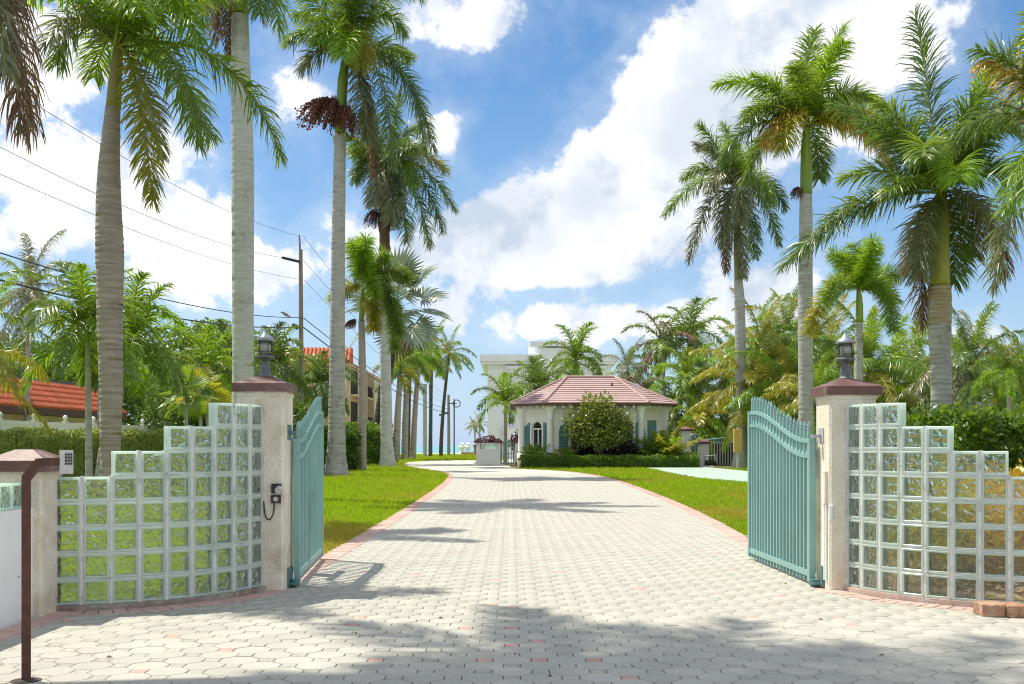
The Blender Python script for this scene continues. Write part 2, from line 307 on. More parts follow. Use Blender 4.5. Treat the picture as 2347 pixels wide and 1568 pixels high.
def glass_mats():
    # wavy pressed glass of the blocks
    for nm, wave, share in (('block_pane', 1.0, .68), ('block_pane_inner', .15, .18)):
        m, nt, o = nt_new(nm); N = nt.nodes; L = nt.links
        g = N.new('ShaderNodeNewGeometry')
        n = N.new('ShaderNodeTexNoise'); n.inputs['Scale'].default_value = 15; n.inputs['Detail'].default_value = 1.2; n.inputs['Distortion'].default_value = .9
        L.new(g.outputs['Position'], n.inputs['Vector'])
        b = N.new('ShaderNodeBump'); b.inputs['Strength'].default_value = wave; b.inputs['Distance'].default_value = .06
        L.new(n.outputs[0], b.inputs['Height'])
        tr = N.new('ShaderNodeBsdfTransparent'); tr.inputs[0].default_value = (.97, 1, .985, 1)
        rf = N.new('ShaderNodeBsdfRefraction'); rf.inputs['IOR'].default_value = 1.42; rf.inputs['Roughness'].default_value = .0; rf.inputs['Color'].default_value = (.985, 1, .99, 1)
        gl = N.new('ShaderNodeBsdfGlossy'); gl.inputs['Roughness'].default_value = .04
        fr = N.new('ShaderNodeFresnel'); fr.inputs['IOR'].default_value = 1.45
        for q in (rf, gl, fr): L.new(b.outputs[0], q.inputs['Normal'])
        a = N.new('ShaderNodeMixShader'); a.inputs[0].default_value = share; L.new(tr.outputs[0], a.inputs[1]); L.new(rf.outputs[0], a.inputs[2])
        c = N.new('ShaderNodeMixShader'); L.new(fr.outputs[0], c.inputs[0]); L.new(a.outputs[0], c.inputs[1]); L.new(gl.outputs[0], c.inputs[2])
        L.new(c.outputs[0], o.inputs[0]); M[nm] = m
    # thick rim of the blocks: pale green, half letting light through
    m, nt, o = nt_new('block_rim'); N = nt.nodes; L = nt.links
    p = N.new('ShaderNodeBsdfPrincipled'); p.inputs['Base Color'].default_value = (.84, .99, .92, 1); p.inputs['Roughness'].default_value = .16
    p.inputs['Specular IOR Level'].default_value = .7
    t = N.new('ShaderNodeBsdfTranslucent'); t.inputs[0].default_value = (.90, 1, .95, 1)
    tp = N.new('ShaderNodeBsdfTransparent'); tp.inputs[0].default_value = (.90, .98, .94, 1)
    x = N.new('ShaderNodeMixShader'); x.inputs[0].default_value = .5; L.new(p.outputs[0], x.inputs[1]); L.new(t.outputs[0], x.inputs[2])
    y = N.new('ShaderNodeMixShader'); y.inputs[0].default_value = .24; L.new(x.outputs[0], y.inputs[1]); L.new(tp.outputs[0], y.inputs[2])
    L.new(y.outputs[0], o.inputs[0]); M['block_rim'] = m
    # clear lantern glass
    m, nt, o = nt_new('lantern_glass'); N = nt.nodes; L = nt.links
    tr = N.new('ShaderNodeBsdfTransparent'); tr.inputs[0].default_value = (.93, .95, .95, 1)
    gl = N.new('ShaderNodeBsdfGlossy'); gl.inputs['Roughness'].default_value = .05
    fr = N.new('ShaderNodeFresnel'); fr.inputs['IOR'].default_value = 1.5
    c = N.new('ShaderNodeMixShader'); L.new(fr.outputs[0], c.inputs[0]); L.new(tr.outputs[0], c.inputs[1]); L.new(gl.outputs[0], c.inputs[2])
    L.new(c.outputs[0], o.inputs[0]); M['lantern_glass'] = m
    # sea
    m, nt, o = nt_new('sea'); N = nt.nodes; L = nt.links
    p = N.new('ShaderNodeBsdfPrincipled'); L.new(p.outputs[0], o.inputs[0]); p.inputs['Roughness'].default_value = .25
    g = N.new('ShaderNodeNewGeometry'); mp = N.new('ShaderNodeMapping'); mp.inputs['Scale'].default_value = (.01, .05, 1); L.new(g.outputs['Position'], mp.inputs[0])
    n = N.new('ShaderNodeTexNoise'); n.inputs['Scale'].default_value = 1; n.inputs['Detail'].default_value = 5; L.new(mp.outputs[0], n.inputs['Vector'])
    mx = N.new('ShaderNodeMix'); mx.data_type = 'RGBA'; mx.inputs[6].default_value = (.10, .40, .42, 1); mx.inputs[7].default_value = (.06, .28, .36, 1); L.new(n.outputs[0], mx.inputs[0]); L.new(mx.outputs[2], p.inputs['Base Color'])
    nb = N.new('ShaderNodeTexNoise'); nb.inputs['Scale'].default_value = .6; nb.inputs['Detail'].default_value = 4; L.new(g.outputs['Position'], nb.inputs['Vector'])
    b = N.new('ShaderNodeBump'); b.inputs['Strength'].default_value = .6; b.inputs['Distance'].default_value = .3; L.new(nb.outputs[0], b.inputs['Height']); L.new(b.outputs[0], p.inputs['Normal'])
    M['sea'] = m
glass_mats()

# ------------------------------------------------------------------ mesh helpers
class MB:
    """Collects shapes in world coordinates; build() makes one mesh object."""
    def __init__(s): s.v = []; s.f = []; s.m = []; s.n = 0
    def add(s, verts, faces, mi=0):
        k = s.n
        verts = np.asarray(verts, float)
        s.v.append(verts); s.n += len(verts)
        for f in faces: s.f.append(tuple(int(i) + k for i in f)); s.m.append(mi)
        return s
    def box(s, x0, x1, y0, y1, z0, z1, mi=0, bev=0):
        if bev:
            b = bev
            return s.prism([(x0 + b, y0), (x1 - b, y0), (x1, y0 + b), (x1, y1 - b), (x1 - b, y1), (x0 + b, y1), (x0, y1 - b), (x0, y0 + b)], z0, z1, mi, bev)
        v = [(x0, y0, z0), (x1, y0, z0), (x1, y1, z0), (x0, y1, z0), (x0, y0, z1), (x1, y0, z1), (x1, y1, z1), (x0, y1, z1)]
        return s.add(v, [(3, 2, 1, 0), (4, 5, 6, 7), (0, 1, 5, 4), (1, 2, 6, 5), (2, 3, 7, 6), (3, 0, 4, 7)], mi)
    def prism(s, poly, z0, z1, mi=0, bev=0):
        n = len(poly); P = np.array(poly, float)
        rings = [(P, z0)]
        if bev:
            c = P.mean(0); d = P - c; ln = np.linalg.norm(d, axis=1, keepdims=True)
            rings += [(P, z1 - bev), (P - d / ln * bev, z1)]
        else: rings += [(P, z1)]
        v = []
        for q, z in rings: v += [(a, b, z) for a, b in q]
        f = [tuple(range(n - 1, -1, -1)), tuple(range((len(rings) - 1) * n, len(rings) * n))]
        for r in range(len(rings) - 1):
            for i in range(n):
                j = (i + 1) % n; f.append((r * n + i, r * n + j, (r + 1) * n + j, (r + 1) * n + i))
        return s.add(v, f, mi)
    def obox(s, c, ax, ay, az, mi=0):
        """box from a centre and three half-axis vectors"""
        c, ax, ay, az = (np.asarray(q, float) for q in (c, ax, ay, az))
        v = [c + i * ax + j * ay + k * az for k in (-1, 1) for (i, j) in ((-1, -1), (1, -1), (1, 1), (-1, 1))]
        return s.add(v, [(3, 2, 1, 0), (4, 5, 6, 7), (0, 1, 5, 4), (1, 2, 6, 5), (2, 3, 7, 6), (3, 0, 4, 7)], mi)
    def beam(s, a, b, w, h, mi=0, up=(0, 0, 1)):
        a, b = np.asarray(a, float), np.asarray(b, float); d = b - a; l = np.linalg.norm(d); d = d / l
        u = np.asarray(up, float); sd = np.cross(d, u)
        if np.linalg.norm(sd) < 1e-6: sd = np.cross(d, (1, 0, 0))
        sd /= np.linalg.norm(sd); u = np.cross(sd, d)
        return s.obox((a + b) / 2, d * l / 2, sd * w / 2, u * h / 2, mi)
    def tube(s, pts, r, seg=8, mi=0, cap=True):
        P = np.asarray(pts, float); n = len(P); rr = np.broadcast_to(np.asarray(r, float), (n,))
        T = np.gradient(P, axis=0); T /= np.linalg.norm(T, axis=1, keepdims=True) + 1e-12
        ref = np.array((0, 0, 1.)) if abs(T[0][2]) < .8 else np.array((0, 1., 0))
        v = []; sd = np.cross(T[0], ref)
        for i in range(n):
            sd = sd - T[i] * np.dot(sd, T[i]); sd /= np.linalg.norm(sd) + 1e-12
            u = np.cross(sd, T[i])
            for k in range(seg):
                a = 2 * math.pi * k / seg; v.append(P[i] + (math.cos(a) * sd + math.sin(a) * u) * rr[i])
        f = []
        for i in range(n - 1):
            for k in range(seg):
                j = (k + 1) % seg; f.append((i * seg + k, (i + 1) * seg + k, (i + 1) * seg + j, i * seg + j))
        if cap: f += [tuple(range(seg)), tuple(range(n * seg - 1, (n - 1) * seg - 1, -1))]
        return s.add(v, f, mi)
    def lathe(s, prof, c, seg=20, mi=0):
        """prof: (radius, z) list; c: centre (x, y) with z offset"""
        v = []; n = len(prof)
        for r, z in prof:
            for k in range(seg):
                a = 2 * math.pi * k / seg; v.append((c[0] + r * math.cos(a), c[1] + r * math.sin(a), c[2] + z))
        f = []
        for i in range(n - 1):
            for k in range(seg):
                j = (k + 1) % seg; f.append((i * seg + k, i * seg + j, (i + 1) * seg + j, (i + 1) * seg + k))
        f += [tuple(range(seg - 1, -1, -1)), tuple(range((n - 1) * seg, n * seg))]
        return s.add(v, f, mi)
    def mesh(s, name, mats, off=(0, 0, 0), smooth=False):
        V = np.concatenate(s.v) - np.asarray(off, float)
        me = bpy.data.meshes.new(name); me.from_pydata(V.tolist(), [], s.f)
        for q in (mats if isinstance(mats, (list, tuple)) else [mats]): me.materials.append(M[q])
        if any(s.m): me.polygons.foreach_set('material_index', s.m)
        if smooth: me.polygons.foreach_set('use_smooth', [True] * len(s.f))
        me.update()
        return me
    def build(s, name, mats, parent=None, smooth=False, loc=None):
        """loc is where the object's own origin stands, in world coordinates"""
        w = np.array(parent['_w'][:]) if parent is not None else np.zeros(3)
        own = w if loc is None else np.asarray(loc, float)
        o = bpy.data.objects.new(name, s.mesh(name, mats, own, smooth)); COL.objects.link(o)
        o['_w'] = [float(q) for q in own]
        if parent is not None: o.parent = parent
        o.location = [float(q) for q in (own - w)]
        ALL.append(o)
        return o
ALL = []
def tag(o, label=None, cat=None, group=None, kind=None):
    if label: o['label'] = label
    if cat: o['category'] = cat
    if group: o['group'] = group
    if kind: o['kind'] = kind
    return o
def thing(name, loc, label, cat, group=None):
    o = bpy.data.objects.new(name, None); COL.objects.link(o); o.empty_display_size = .3
    o.location = [float(q) for q in loc]; o['_w'] = [float(q) for q in loc]; ALL.append(o)
    return tag(o, label, cat, group)
def inst(name, mesh, parent, loc, rot=None, scale=None):
    """an object sharing a mesh; loc in world coordinates"""
    o = bpy.data.objects.new(name, mesh); COL.objects.link(o)
    w = np.array(parent['_w'][:]) if parent is not None else np.zeros(3)
    o['_w'] = [float(q) for q in loc]; o.parent = parent
    o.location = [float(q) for q in (np.asarray(loc, float) - w)]
    if rot is not None: o.rotation_euler = rot
    if scale is not None: o.scale = (scale,) * 3 if isinstance(scale, (int, float)) else scale
    ALL.append(o)
    return o
def fast_mesh(name, V, tris, mats, midx=None):
    """triangle soup by numpy"""
    me = bpy.data.meshes.new(name)
    n = len(tris)
    me.vertices.add(len(V)); me.vertices.foreach_set('co', np.ascontiguousarray(V, np.float32).ravel())
    me.loops.add(n * 3); me.loops.foreach_set('vertex_index', np.ascontiguousarray(tris, np.int32).ravel())
    me.polygons.add(n); me.polygons.foreach_set('loop_start', np.arange(0, n * 3, 3, dtype=np.int32))
    for q in (mats if isinstance(mats, (list, tuple)) else [mats]): me.materials.append(M[q])
    if midx is not None: me.polygons.foreach_set('material_index', np.ascontiguousarray(midx, np.int32))
    me.update(calc_edges=True)
    return me
def inpoly(P, poly):
    poly = np.asarray(poly, float); x, y = P[:, 0], P[:, 1]; c = np.zeros(len(P), bool); n = len(poly)
    for i in range(n):
        x0, y0 = poly[i]; x1, y1 = poly[(i + 1) % n]
        if y0 == y1: continue
        c ^= ((y0 > y) != (y1 > y)) & (x < (x1 - x0) * (y - y0) / (y1 - y0) + x0)
    return c
def resample(pts, step):
    P = np.asarray(pts, float); d = np.r_[0, np.cumsum(np.linalg.norm(np.diff(P, axis=0), axis=1))]
    n = max(2, int(round(d[-1] / step)) + 1); t = np.linspace(0, d[-1], n)
    return np.stack([np.interp(t, d, P[:, k]) for k in range(P.shape[1])], 1)
def smooth_line(pts, it=3):
    P = np.asarray(pts, float)
    for _ in range(it):
        Q = [P[0]]
        for a, b in zip(P[:-1], P[1:]): Q += [a * .75 + b * .25, a * .25 + b * .75]
        Q.append(P[-1]); P = np.array(Q)
    return P
def sheet(name, poly, z, mat, kind='structure', parent=None, label=None):
    mb = MB(); mb.add([(p[0], p[1], z) for p in poly], [tuple(range(len(poly)))])
    o = mb.build(name, mat, parent)
    if kind: o['kind'] = kind
    if label: o['label'] = label
    return o

# ------------------------------------------------------------------ growing things: shared builders
def nrm(a): return a / (np.linalg.norm(a, axis=-1, keepdims=True) + 1e-9)
def frond_geo(P, leaf, lw, nl, plume=(0, 18), droop=.5, seed=0, rach=.02, full=True, bare=.1, fwd=(74, 40), tip=.55):
    """P: rachis points. Returns vertices, triangles, material index (0 leaflets, 1 rachis)."""
    g = np.random.default_rng(seed)
    d = np.r_[0, np.cumsum(np.linalg.norm(np.diff(P, axis=0), axis=1))]; d /= d[-1]
    t = np.linspace(bare, .995, nl); t = np.repeat(t, 2) + g.normal(0, .3 / nl, nl * 2); t = np.clip(t, bare, 1)
    sgn = np.tile([1., -1.], nl)
    B = np.stack([np.interp(t, d, P[:, k]) for k in range(3)], 1)
    Tn = nrm(np.gradient(P, axis=0)); T = nrm(np.stack([np.interp(t, d, Tn[:, k]) for k in range(3)], 1))
    chord = P[-1] - P[0]; flat = np.array([chord[0], chord[1], 0.]); 
    side0 = np.cross(flat if np.linalg.norm(flat) > .05 else np.array([1., .3, 0]), [0, 0, 1.]); side0 /= np.linalg.norm(side0)
    Sd = nrm(side0 - T * (T @ side0)[:, None]); N = np.cross(Sd, T)
    al = np.radians(fwd[0] + (fwd[1] - fwd[0]) * t + g.normal(0, 6, len(t)))
    be = np.radians(g.normal(plume[0], plume[1], len(t)))
    D = nrm(np.cos(al)[:, None] * T + np.sin(al)[:, None] * (sgn[:, None] * np.cos(be)[:, None] * Sd + np.sin(be)[:, None] * N))
    prof = (.45 + .55 * np.clip((t - bare) / .22, 0, 1)) * np.where(t > .55, 1 - tip * ((t - .55) / .45) ** 2.2, 1)
    ln = leaf * prof * g.uniform(.78, 1.12, len(t))
    down = np.array([0, 0, -1.])
    dr = (droop * g.uniform(.6, 1.4, len(t)))[:, None]
    W = nrm(np.cross(D, nrm(N + g.normal(0, .45, D.shape))))
    w = (lw * g.uniform(.8, 1.15, len(t)))[:, None]
    p0 = B; p1 = p0 + D * (ln * .42)[:, None]; D2 = nrm(D + down * dr); p2 = p1 + D2 * (ln * .34)[:, None]
    D3 = nrm(D2 + down * dr * 1.1); p3 = p2 + D3 * (ln * .24)[:, None]
    if full:
        V = np.stack([p0 - W * w * .35, p0 + W * w * .35, p1 - W * w * .5, p1 + W * w * .5, p2 - W * w * .36, p2 + W * w * .36, p3], 1).reshape(-1, 3)
        base = np.array([[0, 1, 3], [0, 3, 2], [2, 3, 5], [2, 5, 4], [4, 5, 6]])
        k = 7
    else:
        V = np.stack([p0 - W * w * .35, p0 + W * w * .35, p1 - W * w * .5, p1 + W * w * .5, p2 + D3 * (ln * .2)[:, None]], 1).reshape(-1, 3)
        base = np.array([[0, 1, 3], [0, 3, 2], [2, 3, 4]]); k = 5
    tr = (base[None] + (np.arange(len(t)) * k)[:, None, None]).reshape(-1, 3)
    mi = np.zeros(len(tr), int)
    # rachis, four sided
    n = len(P); s0 = nrm(side0 - Tn * (Tn @ side0)[:, None]); n0 = np.cross(s0, Tn)
    rr = rach * (1 - .85 * d)[:, None]
    ring = np.stack([P + s0 * rr, P + n0 * rr, P - s0 * rr, P - n0 * rr], 1).reshape(-1, 3)
    q = []
    for i in range(n - 1):
        for j in range(4):
            a, b = i * 4 + j, i * 4 + (j + 1) % 4; q += [(a, b, b + 4), (a, b + 4, a + 4)]
    q = np.array(q) + len(V)
    return np.concatenate([V, ring]), np.concatenate([tr, q]), np.concatenate([mi, np.ones(len(q), int)])
def bez(a, b, c, n=14):
    t = np.linspace(0, 1, n)[:, None]; a, b, c = (np.asarray(q, float) for q in (a, b, c))
    return a * (1 - t) ** 2 + 2 * b * t * (1 - t) + c * t * t
DRY = {'palm_brown', 'palm_orange'}
def trunk_mesh(mb, pts, rads, ring=.11, depth=.035, seg=18, mi=0, seed=0):
    """ringed palm stem along a centre line"""
    g = np.random.default_rng(seed)
    P = np.asarray(pts, float); d = np.r_[0, np.cumsum(np.linalg.norm(np.diff(P, axis=0), axis=1))]
    zs = []; sc = []; s = 0
    while s < d[-1]:
        st = ring * g.uniform(.75, 1.3); dp = depth * g.uniform(.5, 1.3)
        zs += [s, s + st * .12, s + st * .8]; sc += [1 - dp, 1 + dp * .4, 1.0]
        s += st
    keep = [i for i, z in enumerate(zs) if z <= d[-1]]; zs = np.array(zs)[keep]; sc = np.array(sc)[keep]
    # smooth interpolation of centre line and radius
    C = np.stack([np.interp(zs, d, P[:, k]) for k in range(3)], 1); Rr = np.interp(zs, d, rads)
    kk = max(3, int(len(zs) / (len(P) * 3)) | 1)
    if len(zs) > kk * 2:
        ker = np.ones(kk) / kk; pad = kk // 2
        Rr = np.convolve(np.pad(Rr, pad, 'edge'), ker, 'valid')
        C[:, 0] = np.convolve(np.pad(C[:, 0], pad, 'edge'), ker, 'valid')
    n = len(zs); a = np.linspace(0, 2 * np.pi, seg, endpoint=False)
    wob = 1 + .02 * np.sin(a * 3 + g.uniform(0, 6))[None] + g.normal(0, .008, (n, seg))
    rad = (Rr * sc)[:, None] * wob
    tilt = g.normal(0, .010, n)[:, None] * np.cos(a)[None]
    V = np.stack([C[:, 0:1] + rad * np.cos(a), C[:, 1:2] + rad * np.sin(a), C[:, 2:3] + 0 * rad + tilt], 2).reshape(-1, 3)
    f = [(i * seg + k, i * seg + (k + 1) % seg, (i + 1) * seg + (k + 1) % seg, (i + 1) * seg + k) for i in range(n - 1) for k in range(seg)]
    f.append(tuple(range((n - 1) * seg, n * seg)))
    mb.add(V, f, mi)
def fruit_cluster(parent, c, w, h, seed, n=800, mat='fruit', lean=0):
    """hanging brush of strings and small fruit"""
    g = np.random.default_rng(seed); mb = MB()
    for i in range(n // 9):
        a = g.uniform(0, 2 * np.pi); r = w * math.sqrt(g.uniform(0, 1))
        p0 = np.array(c) + (g.normal(0, .08) * w, g.normal(0, .08) * w, h * .35)
        p2 = np.array(c) + (r * math.cos(a) + lean * w, r * math.sin(a), -h * g.uniform(.1, .65))
        p1 = (p0 + p2) / 2 + np.array([r * math.cos(a) * .4, r * math.sin(a) * .4, h * .22])
        cur = bez(p0, p1, p2, 6); mb.tube(cur, w * .018, 3, 0, False)
        for q in cur[1:]:
            for _ in range(3):
                s = w * g.uniform(.03, .055); o = q + g.normal(0, w * .06, 3)
                mb.add([o + (s, 0, 0), o - (s, 0, 0), o + (0, s, 0), o - (0, s, 0), o + (0, 0, s * 1.2), o - (0, 0, s * 1.2)],
                       [(0, 2, 4), (2, 1, 4), (1, 3, 4), (3, 0, 4), (2, 0, 5), (1, 2, 5), (3, 1, 5), (0, 3, 5)])
    return mb.build('fruit_cluster', mat, parent)
def hero_palm(name, label, Y, stem, shaft, crown, fronds, stem_mat='trunk', shaft_mat='shaft', ring=.11, leaf=.8, lw=.034, nl=150, plume=(6, 32), droop=.5,
              fill=5, fill_len=2.6, fill_mats=('palm', 'palm_dark'), seed=1, fruits=(), fibre=None, fill_el=(25, 85), full=True, rach=.035, group=None, cat='palm tree', depth=.035, lean_y=0.0, fwd=(74, 40), tip=.55):
    """stem, shaft: measured (column, row, width) from the foot up; row None = the ground"""
    foot = xat(stem[0][0], Y)
    T = thing(name, (foot, Y + lean_y, 0), label, cat, group); ztop = zat(crown[1], Y)
    def pt(c, r): z = 0 if r is None else zat(r, Y); return np.array([xat(c, Y), Y + lean_y * (1 - z / ztop), z])
    mb = MB(); trunk_mesh(mb, [pt(c, r) for c, r, w in stem], [w / F * Y / 2 for c, r, w in stem], ring, depth, 20, 0, seed)
    mb.build('trunk', stem_mat, T, True)
    if shaft:
        mb = MB(); P = [pt(c, r) for c, r, w in shaft]; Q = resample([np.r_[p, w / F * Y / 2] for p, (c, r, w) in zip(P, shaft)], .12)
        mb.tube(Q[:, :3], Q[:, 3], 18); mb.build('crownshaft', shaft_mat, T, True)
    C = at(crown[0], crown[1], Y); g = np.random.default_rng(seed * 31 + 5)
    jobs = []
    for fr in fronds:
        cx, cy, ex, ey, dy, mt = fr[:6]; lf = fr[6] if len(fr) > 6 else 1.0
        jobs.append((bez(C + (0, dy * .1, 0), at(cx, cy, Y) + (0, dy * .55, 0), at(ex, ey, Y) + (0, dy, 0)), mt, lf))
    for i in range(fill):
        azm = 2 * np.pi * (i + g.uniform(-.25, .25)) / max(1, fill) + .6; el = math.radians(g.uniform(*fill_el)); L = fill_len * g.uniform(.8, 1.1)
        h = np.array([math.cos(azm), math.sin(azm), 0]); up = np.array([0, 0, 1.])
        a = C; b = C + (h * math.cos(el) + up * math.sin(el)) * L * .6; c = b + (h * math.cos(el - 1.0) + up * math.sin(el - 1.0)) * L * .55
        jobs.append((bez(a, b, c), fill_mats[i % len(fill_mats)], 1.0))
    for k, (P, mt, lf) in enumerate(jobs):
        L = np.linalg.norm(np.diff(P, axis=0), axis=1).sum()
        n = int(nl * min(1.25, max(.55, L / 3.0)))
        V, tr, mi = frond_geo(P, leaf * lf, lw, n, plume, droop * (1.9 if mt in DRY else 1), seed * 100 + k, rach, full, .1, fwd, tip)
        o = bpy.data.objects.new('frond', fast_mesh('frond', V - C, tr, [mt, 'rachis_dry' if mt in DRY else 'rachis'], mi))
        COL.objects.link(o); o.parent = T; o.location = [float(q) for q in (C - np.array(T['_w'][:]))]; ALL.append(o)
        if mt in ('palm_brown', 'palm_orange', 'palm_yellow'):
            o['label'] = {'palm_brown': 'dead brown hanging frond', 'palm_orange': 'drying orange frond', 'palm_yellow': 'yellowing frond'}[mt]
    for i, (c, r, w, h, lean) in enumerate(fruits):
        k = Y / F; fruit_cluster(T, at(c, r, Y - .15), w * k, h * k, seed + i, lean=lean)
    if fibre:
        mb = MB(); P = [pt(c, r) for c, r, w in fibre]; Q = resample([np.r_[p, w / F * Y / 2] for p, (c, r, w) in zip(P, fibre)], .25)
        rr = Q[:, 3] * (1 + g.normal(0, .10, len(Q))); mb.tube(Q[:, :3], rr, 10); mb.build('fibre_sheath', 'fibre', T)
    return T

# palms of the background: a few frond shapes per kind, shared by all
KIND = {
    #            length leaf  lw   nl plume     droop arch elevations
    'coconut':  (4.4, 1.05, .052, 88, (-10, 16), .75, 1.5, (80, 60, 40, 18, -4, -30, -55)),
    'arching':  (2.4, .72, .050, 62, (10, 18), .55, 1.9, (82, 66, 48, 26, 4, -22)),
    'foxtail':  (2.6, .50, .032, 170, (0, 70), .35, 2.0, (80, 60, 40, 18, -6)),
    'royal':    (3.4, .62, .045, 70, (6, 34), .6, 1.5, (80, 58, 34, 6, -25, -55)),
}
CACHE = {}
def frond_var(kind, i, mt, s):
    key = (kind, i, mt, s)
    if key not in CACHE:
        L, leaf, lw, nl, plume, droop, arch, els = KIND[kind]
        g = np.random.default_rng(abs(hash((kind, i, s))) % 9999 if False else (len(kind) * 97 + i * 13 + s * 7))
        el = math.radians(els[i]); p = np.zeros(3); P = [p]; n = 13; d = np.array([math.cos(el), 0, math.sin(el)]); yaw = g.normal(0, .12)
        for k in range(n):
            p = p + d * L / n; P.append(p); d = nrm(d + np.array([0, yaw / n, -arch / n * (1.2 if el > 0 else .5)]))
        V, tr, mi = frond_geo(np.array(P), leaf, lw, nl, plume, droop, 1000 + i * 10 + s, .03, False, .1, (78, 55) if kind == 'foxtail' else (70, 32), .3 if kind == 'foxtail' else .65)
        CACHE[key] = fast_mesh('frond', V, tr, [mt, 'rachis_dry' if mt in DRY else 'rachis'], mi)
    return CACHE[key]
def back_palm(label, kind, px, Y, crown_py, n=16, scale=1.0, mats=('palm', 'palm_dark'), foot=None, width=.3, stem='trunk', group=None, name=None, seed=0, low=None, base_py=None, z0=0):
    g = np.random.default_rng(seed * 17 + int(px) % 991 + int(Y) + 3000)
    fx = xat(foot if foot is not None else px, Y); cxw = xat(px, Y); cz = zat(crown_py, Y)
    T = thing(name or {'coconut': 'coconut_palm', 'arching': 'feather_palm', 'foxtail': 'foxtail_palm', 'royal': 'royal_palm'}[kind], (fx, Y, z0), label, 'palm tree', group)
    mb = MB(); ts = np.linspace(0, 1, 9); bow = (cxw - fx)
    pts = [(fx + bow * (t ** 1.6), Y, z0 + (cz - z0) * t) for t in ts]
    trunk_mesh(mb, pts, [width / 2 * (1.25 - .45 * t) for t in ts], .16 if Y < 70 else .35, .05, 10, 0, seed)
    mb.build('trunk', stem, T, True)
    if kind in ('foxtail', 'arching', 'royal'):
        mb = MB(); mb.tube([(cxw, Y, cz - .55 * scale), (cxw, Y, cz - .3 * scale), (cxw, Y, cz)], [width * .46, width * .48, width * .25], 10); mb.build('crownshaft', 'shaft', T, True)
    els = KIND[kind][7]; ne = len(els) if low is None else low
    for k in range(n):
        i = min(ne - 1, int((k + .5) / n * ne)); azm = k * 2.39996 + g.uniform(-.3, .3)
        mt = mats[int(g.integers(len(mats)))] if i < ne - 1 or len(mats) < 3 else mats[-1]
        inst('frond', frond_var(kind, i, mt, int(g.integers(2))), T, (cxw, Y, cz - .1), (g.normal(0, .06), g.normal(0, .06), azm), scale * g.uniform(.85, 1.12))
    return T
def fan_leaf_mesh(mt, L=1.15, seed=0, pet=1.1, tilt=0.0, nseg=30):
    g = np.random.default_rng(seed); V = []; F_ = []; mi = []
    c = np.array([pet, 0, 0.])
    V += [(0, .02, 0), (0, -.02, 0), tuple(c + (0, -.015, 0)), tuple(c + (0, .015, 0))]; F_ += [(0, 1, 2), (0, 2, 3)]; mi += [1, 1]
    for k in range(nseg):
        a = math.radians(-125 + 250 * k / (nseg - 1)); l = L * (1 - .22 * abs(a) / 2.2) * g.uniform(.92, 1.06); wv = 2.2 * 250 / nseg * math.pi / 180 * .5
        d = np.array([math.cos(a), math.sin(a), tilt + .22 * abs(math.sin(a))]); s = np.array([-math.sin(a), math.cos(a), .35 * (1 if k % 2 else -1)])
        k0 = len(V); m1 = c + d * l * .6; e = m1 + (d * .4 + np.array([0, 0, -.14])) * l
        V += [tuple(c), tuple(m1 + s * l * .6 * wv * .5), tuple(m1 - s * l * .6 * wv * .5), tuple(e)]
        F_ += [(k0, k0 + 1, k0 + 2), (k0 + 2, k0 + 1, k0 + 3)]; mi += [0, 0]
    return fast_mesh('fan_leaf', np.array(V), np.array(F_), [mt, 'rachis'], mi)
FANS = {}
def fan_palm(label, px, Y, crown_py, n, scale, mt, width, stem='trunk_dark', foot=None, seed=0, group=None, elr=(75, -45), cat='palm tree', dead=0):
    g = np.random.default_rng(seed + 50); fx = xat(foot if foot is not None else px, Y); cx_, cz = xat(px, Y), zat(crown_py, Y)
    T = thing('fan_palm', (fx, Y, 0), label, cat, group)
    mb = MB(); ts = np.linspace(0, 1, 6); trunk_mesh(mb, [(fx + (cx_ - fx) * t, Y, cz * t) for t in ts], [width / 2 * (1.12 - .15 * t) for t in ts], .18, .12, 12, 0, seed)
    mb.build('trunk', stem, T)
    for k in range(n + dead):
        el = math.radians(elr[0] + (elr[1] - elr[0]) * k / max(1, n - 1)) if k < n else math.radians(-70 + g.uniform(-10, 10))
        m2 = mt if k < n else 'palm_brown'
        for q in range(1):
            key = (m2, k % 3)
            if key not in FANS: FANS[key] = fan_leaf_mesh(m2, seed=k % 3)
            inst('fan_leaf', FANS[key], T, (cx_, Y, cz), Matrix.Rotation(k * 2.4 + g.uniform(-.2, .2), 4, 'Z').__matmul__(Matrix.Rotation(-el, 4, 'Y')).__matmul__(Matrix.Rotation(g.uniform(-.8, .8), 4, 'X')).to_euler(), scale * g.uniform(.9, 1.1))
    return T
def leaf_cloud(centres, radii, n, size, seed, shell=.45, flat=1.0):
    """many leaf faces spread through the outer part of several lobes"""
    g = np.random.default_rng(seed); C = np.asarray(centres, float); Rr = np.asarray(radii, float)
    if Rr.ndim == 1: Rr = np.stack([Rr] * 3, 1)
    wgt = (Rr[:, 0] * Rr[:, 2]); k = g.choice(len(C), n, p=wgt / wgt.sum())
    d = nrm(g.normal(0, 1, (n, 3))); r = 1 - shell * g.random(n) ** 1.6
    # twigs: leaves gather in tufts, leaving gaps
    tuft = nrm(g.normal(0, 1, (max(6, n // 14), 3)))[g.integers(0, max(6, n // 14), n)]
    d = nrm(d * .38 + tuft)
    P = C[k] + d * Rr[k] * r[:, None] + g.normal(0, size * .5, (n, 3))
    return leaves_at(P, d, size, g)
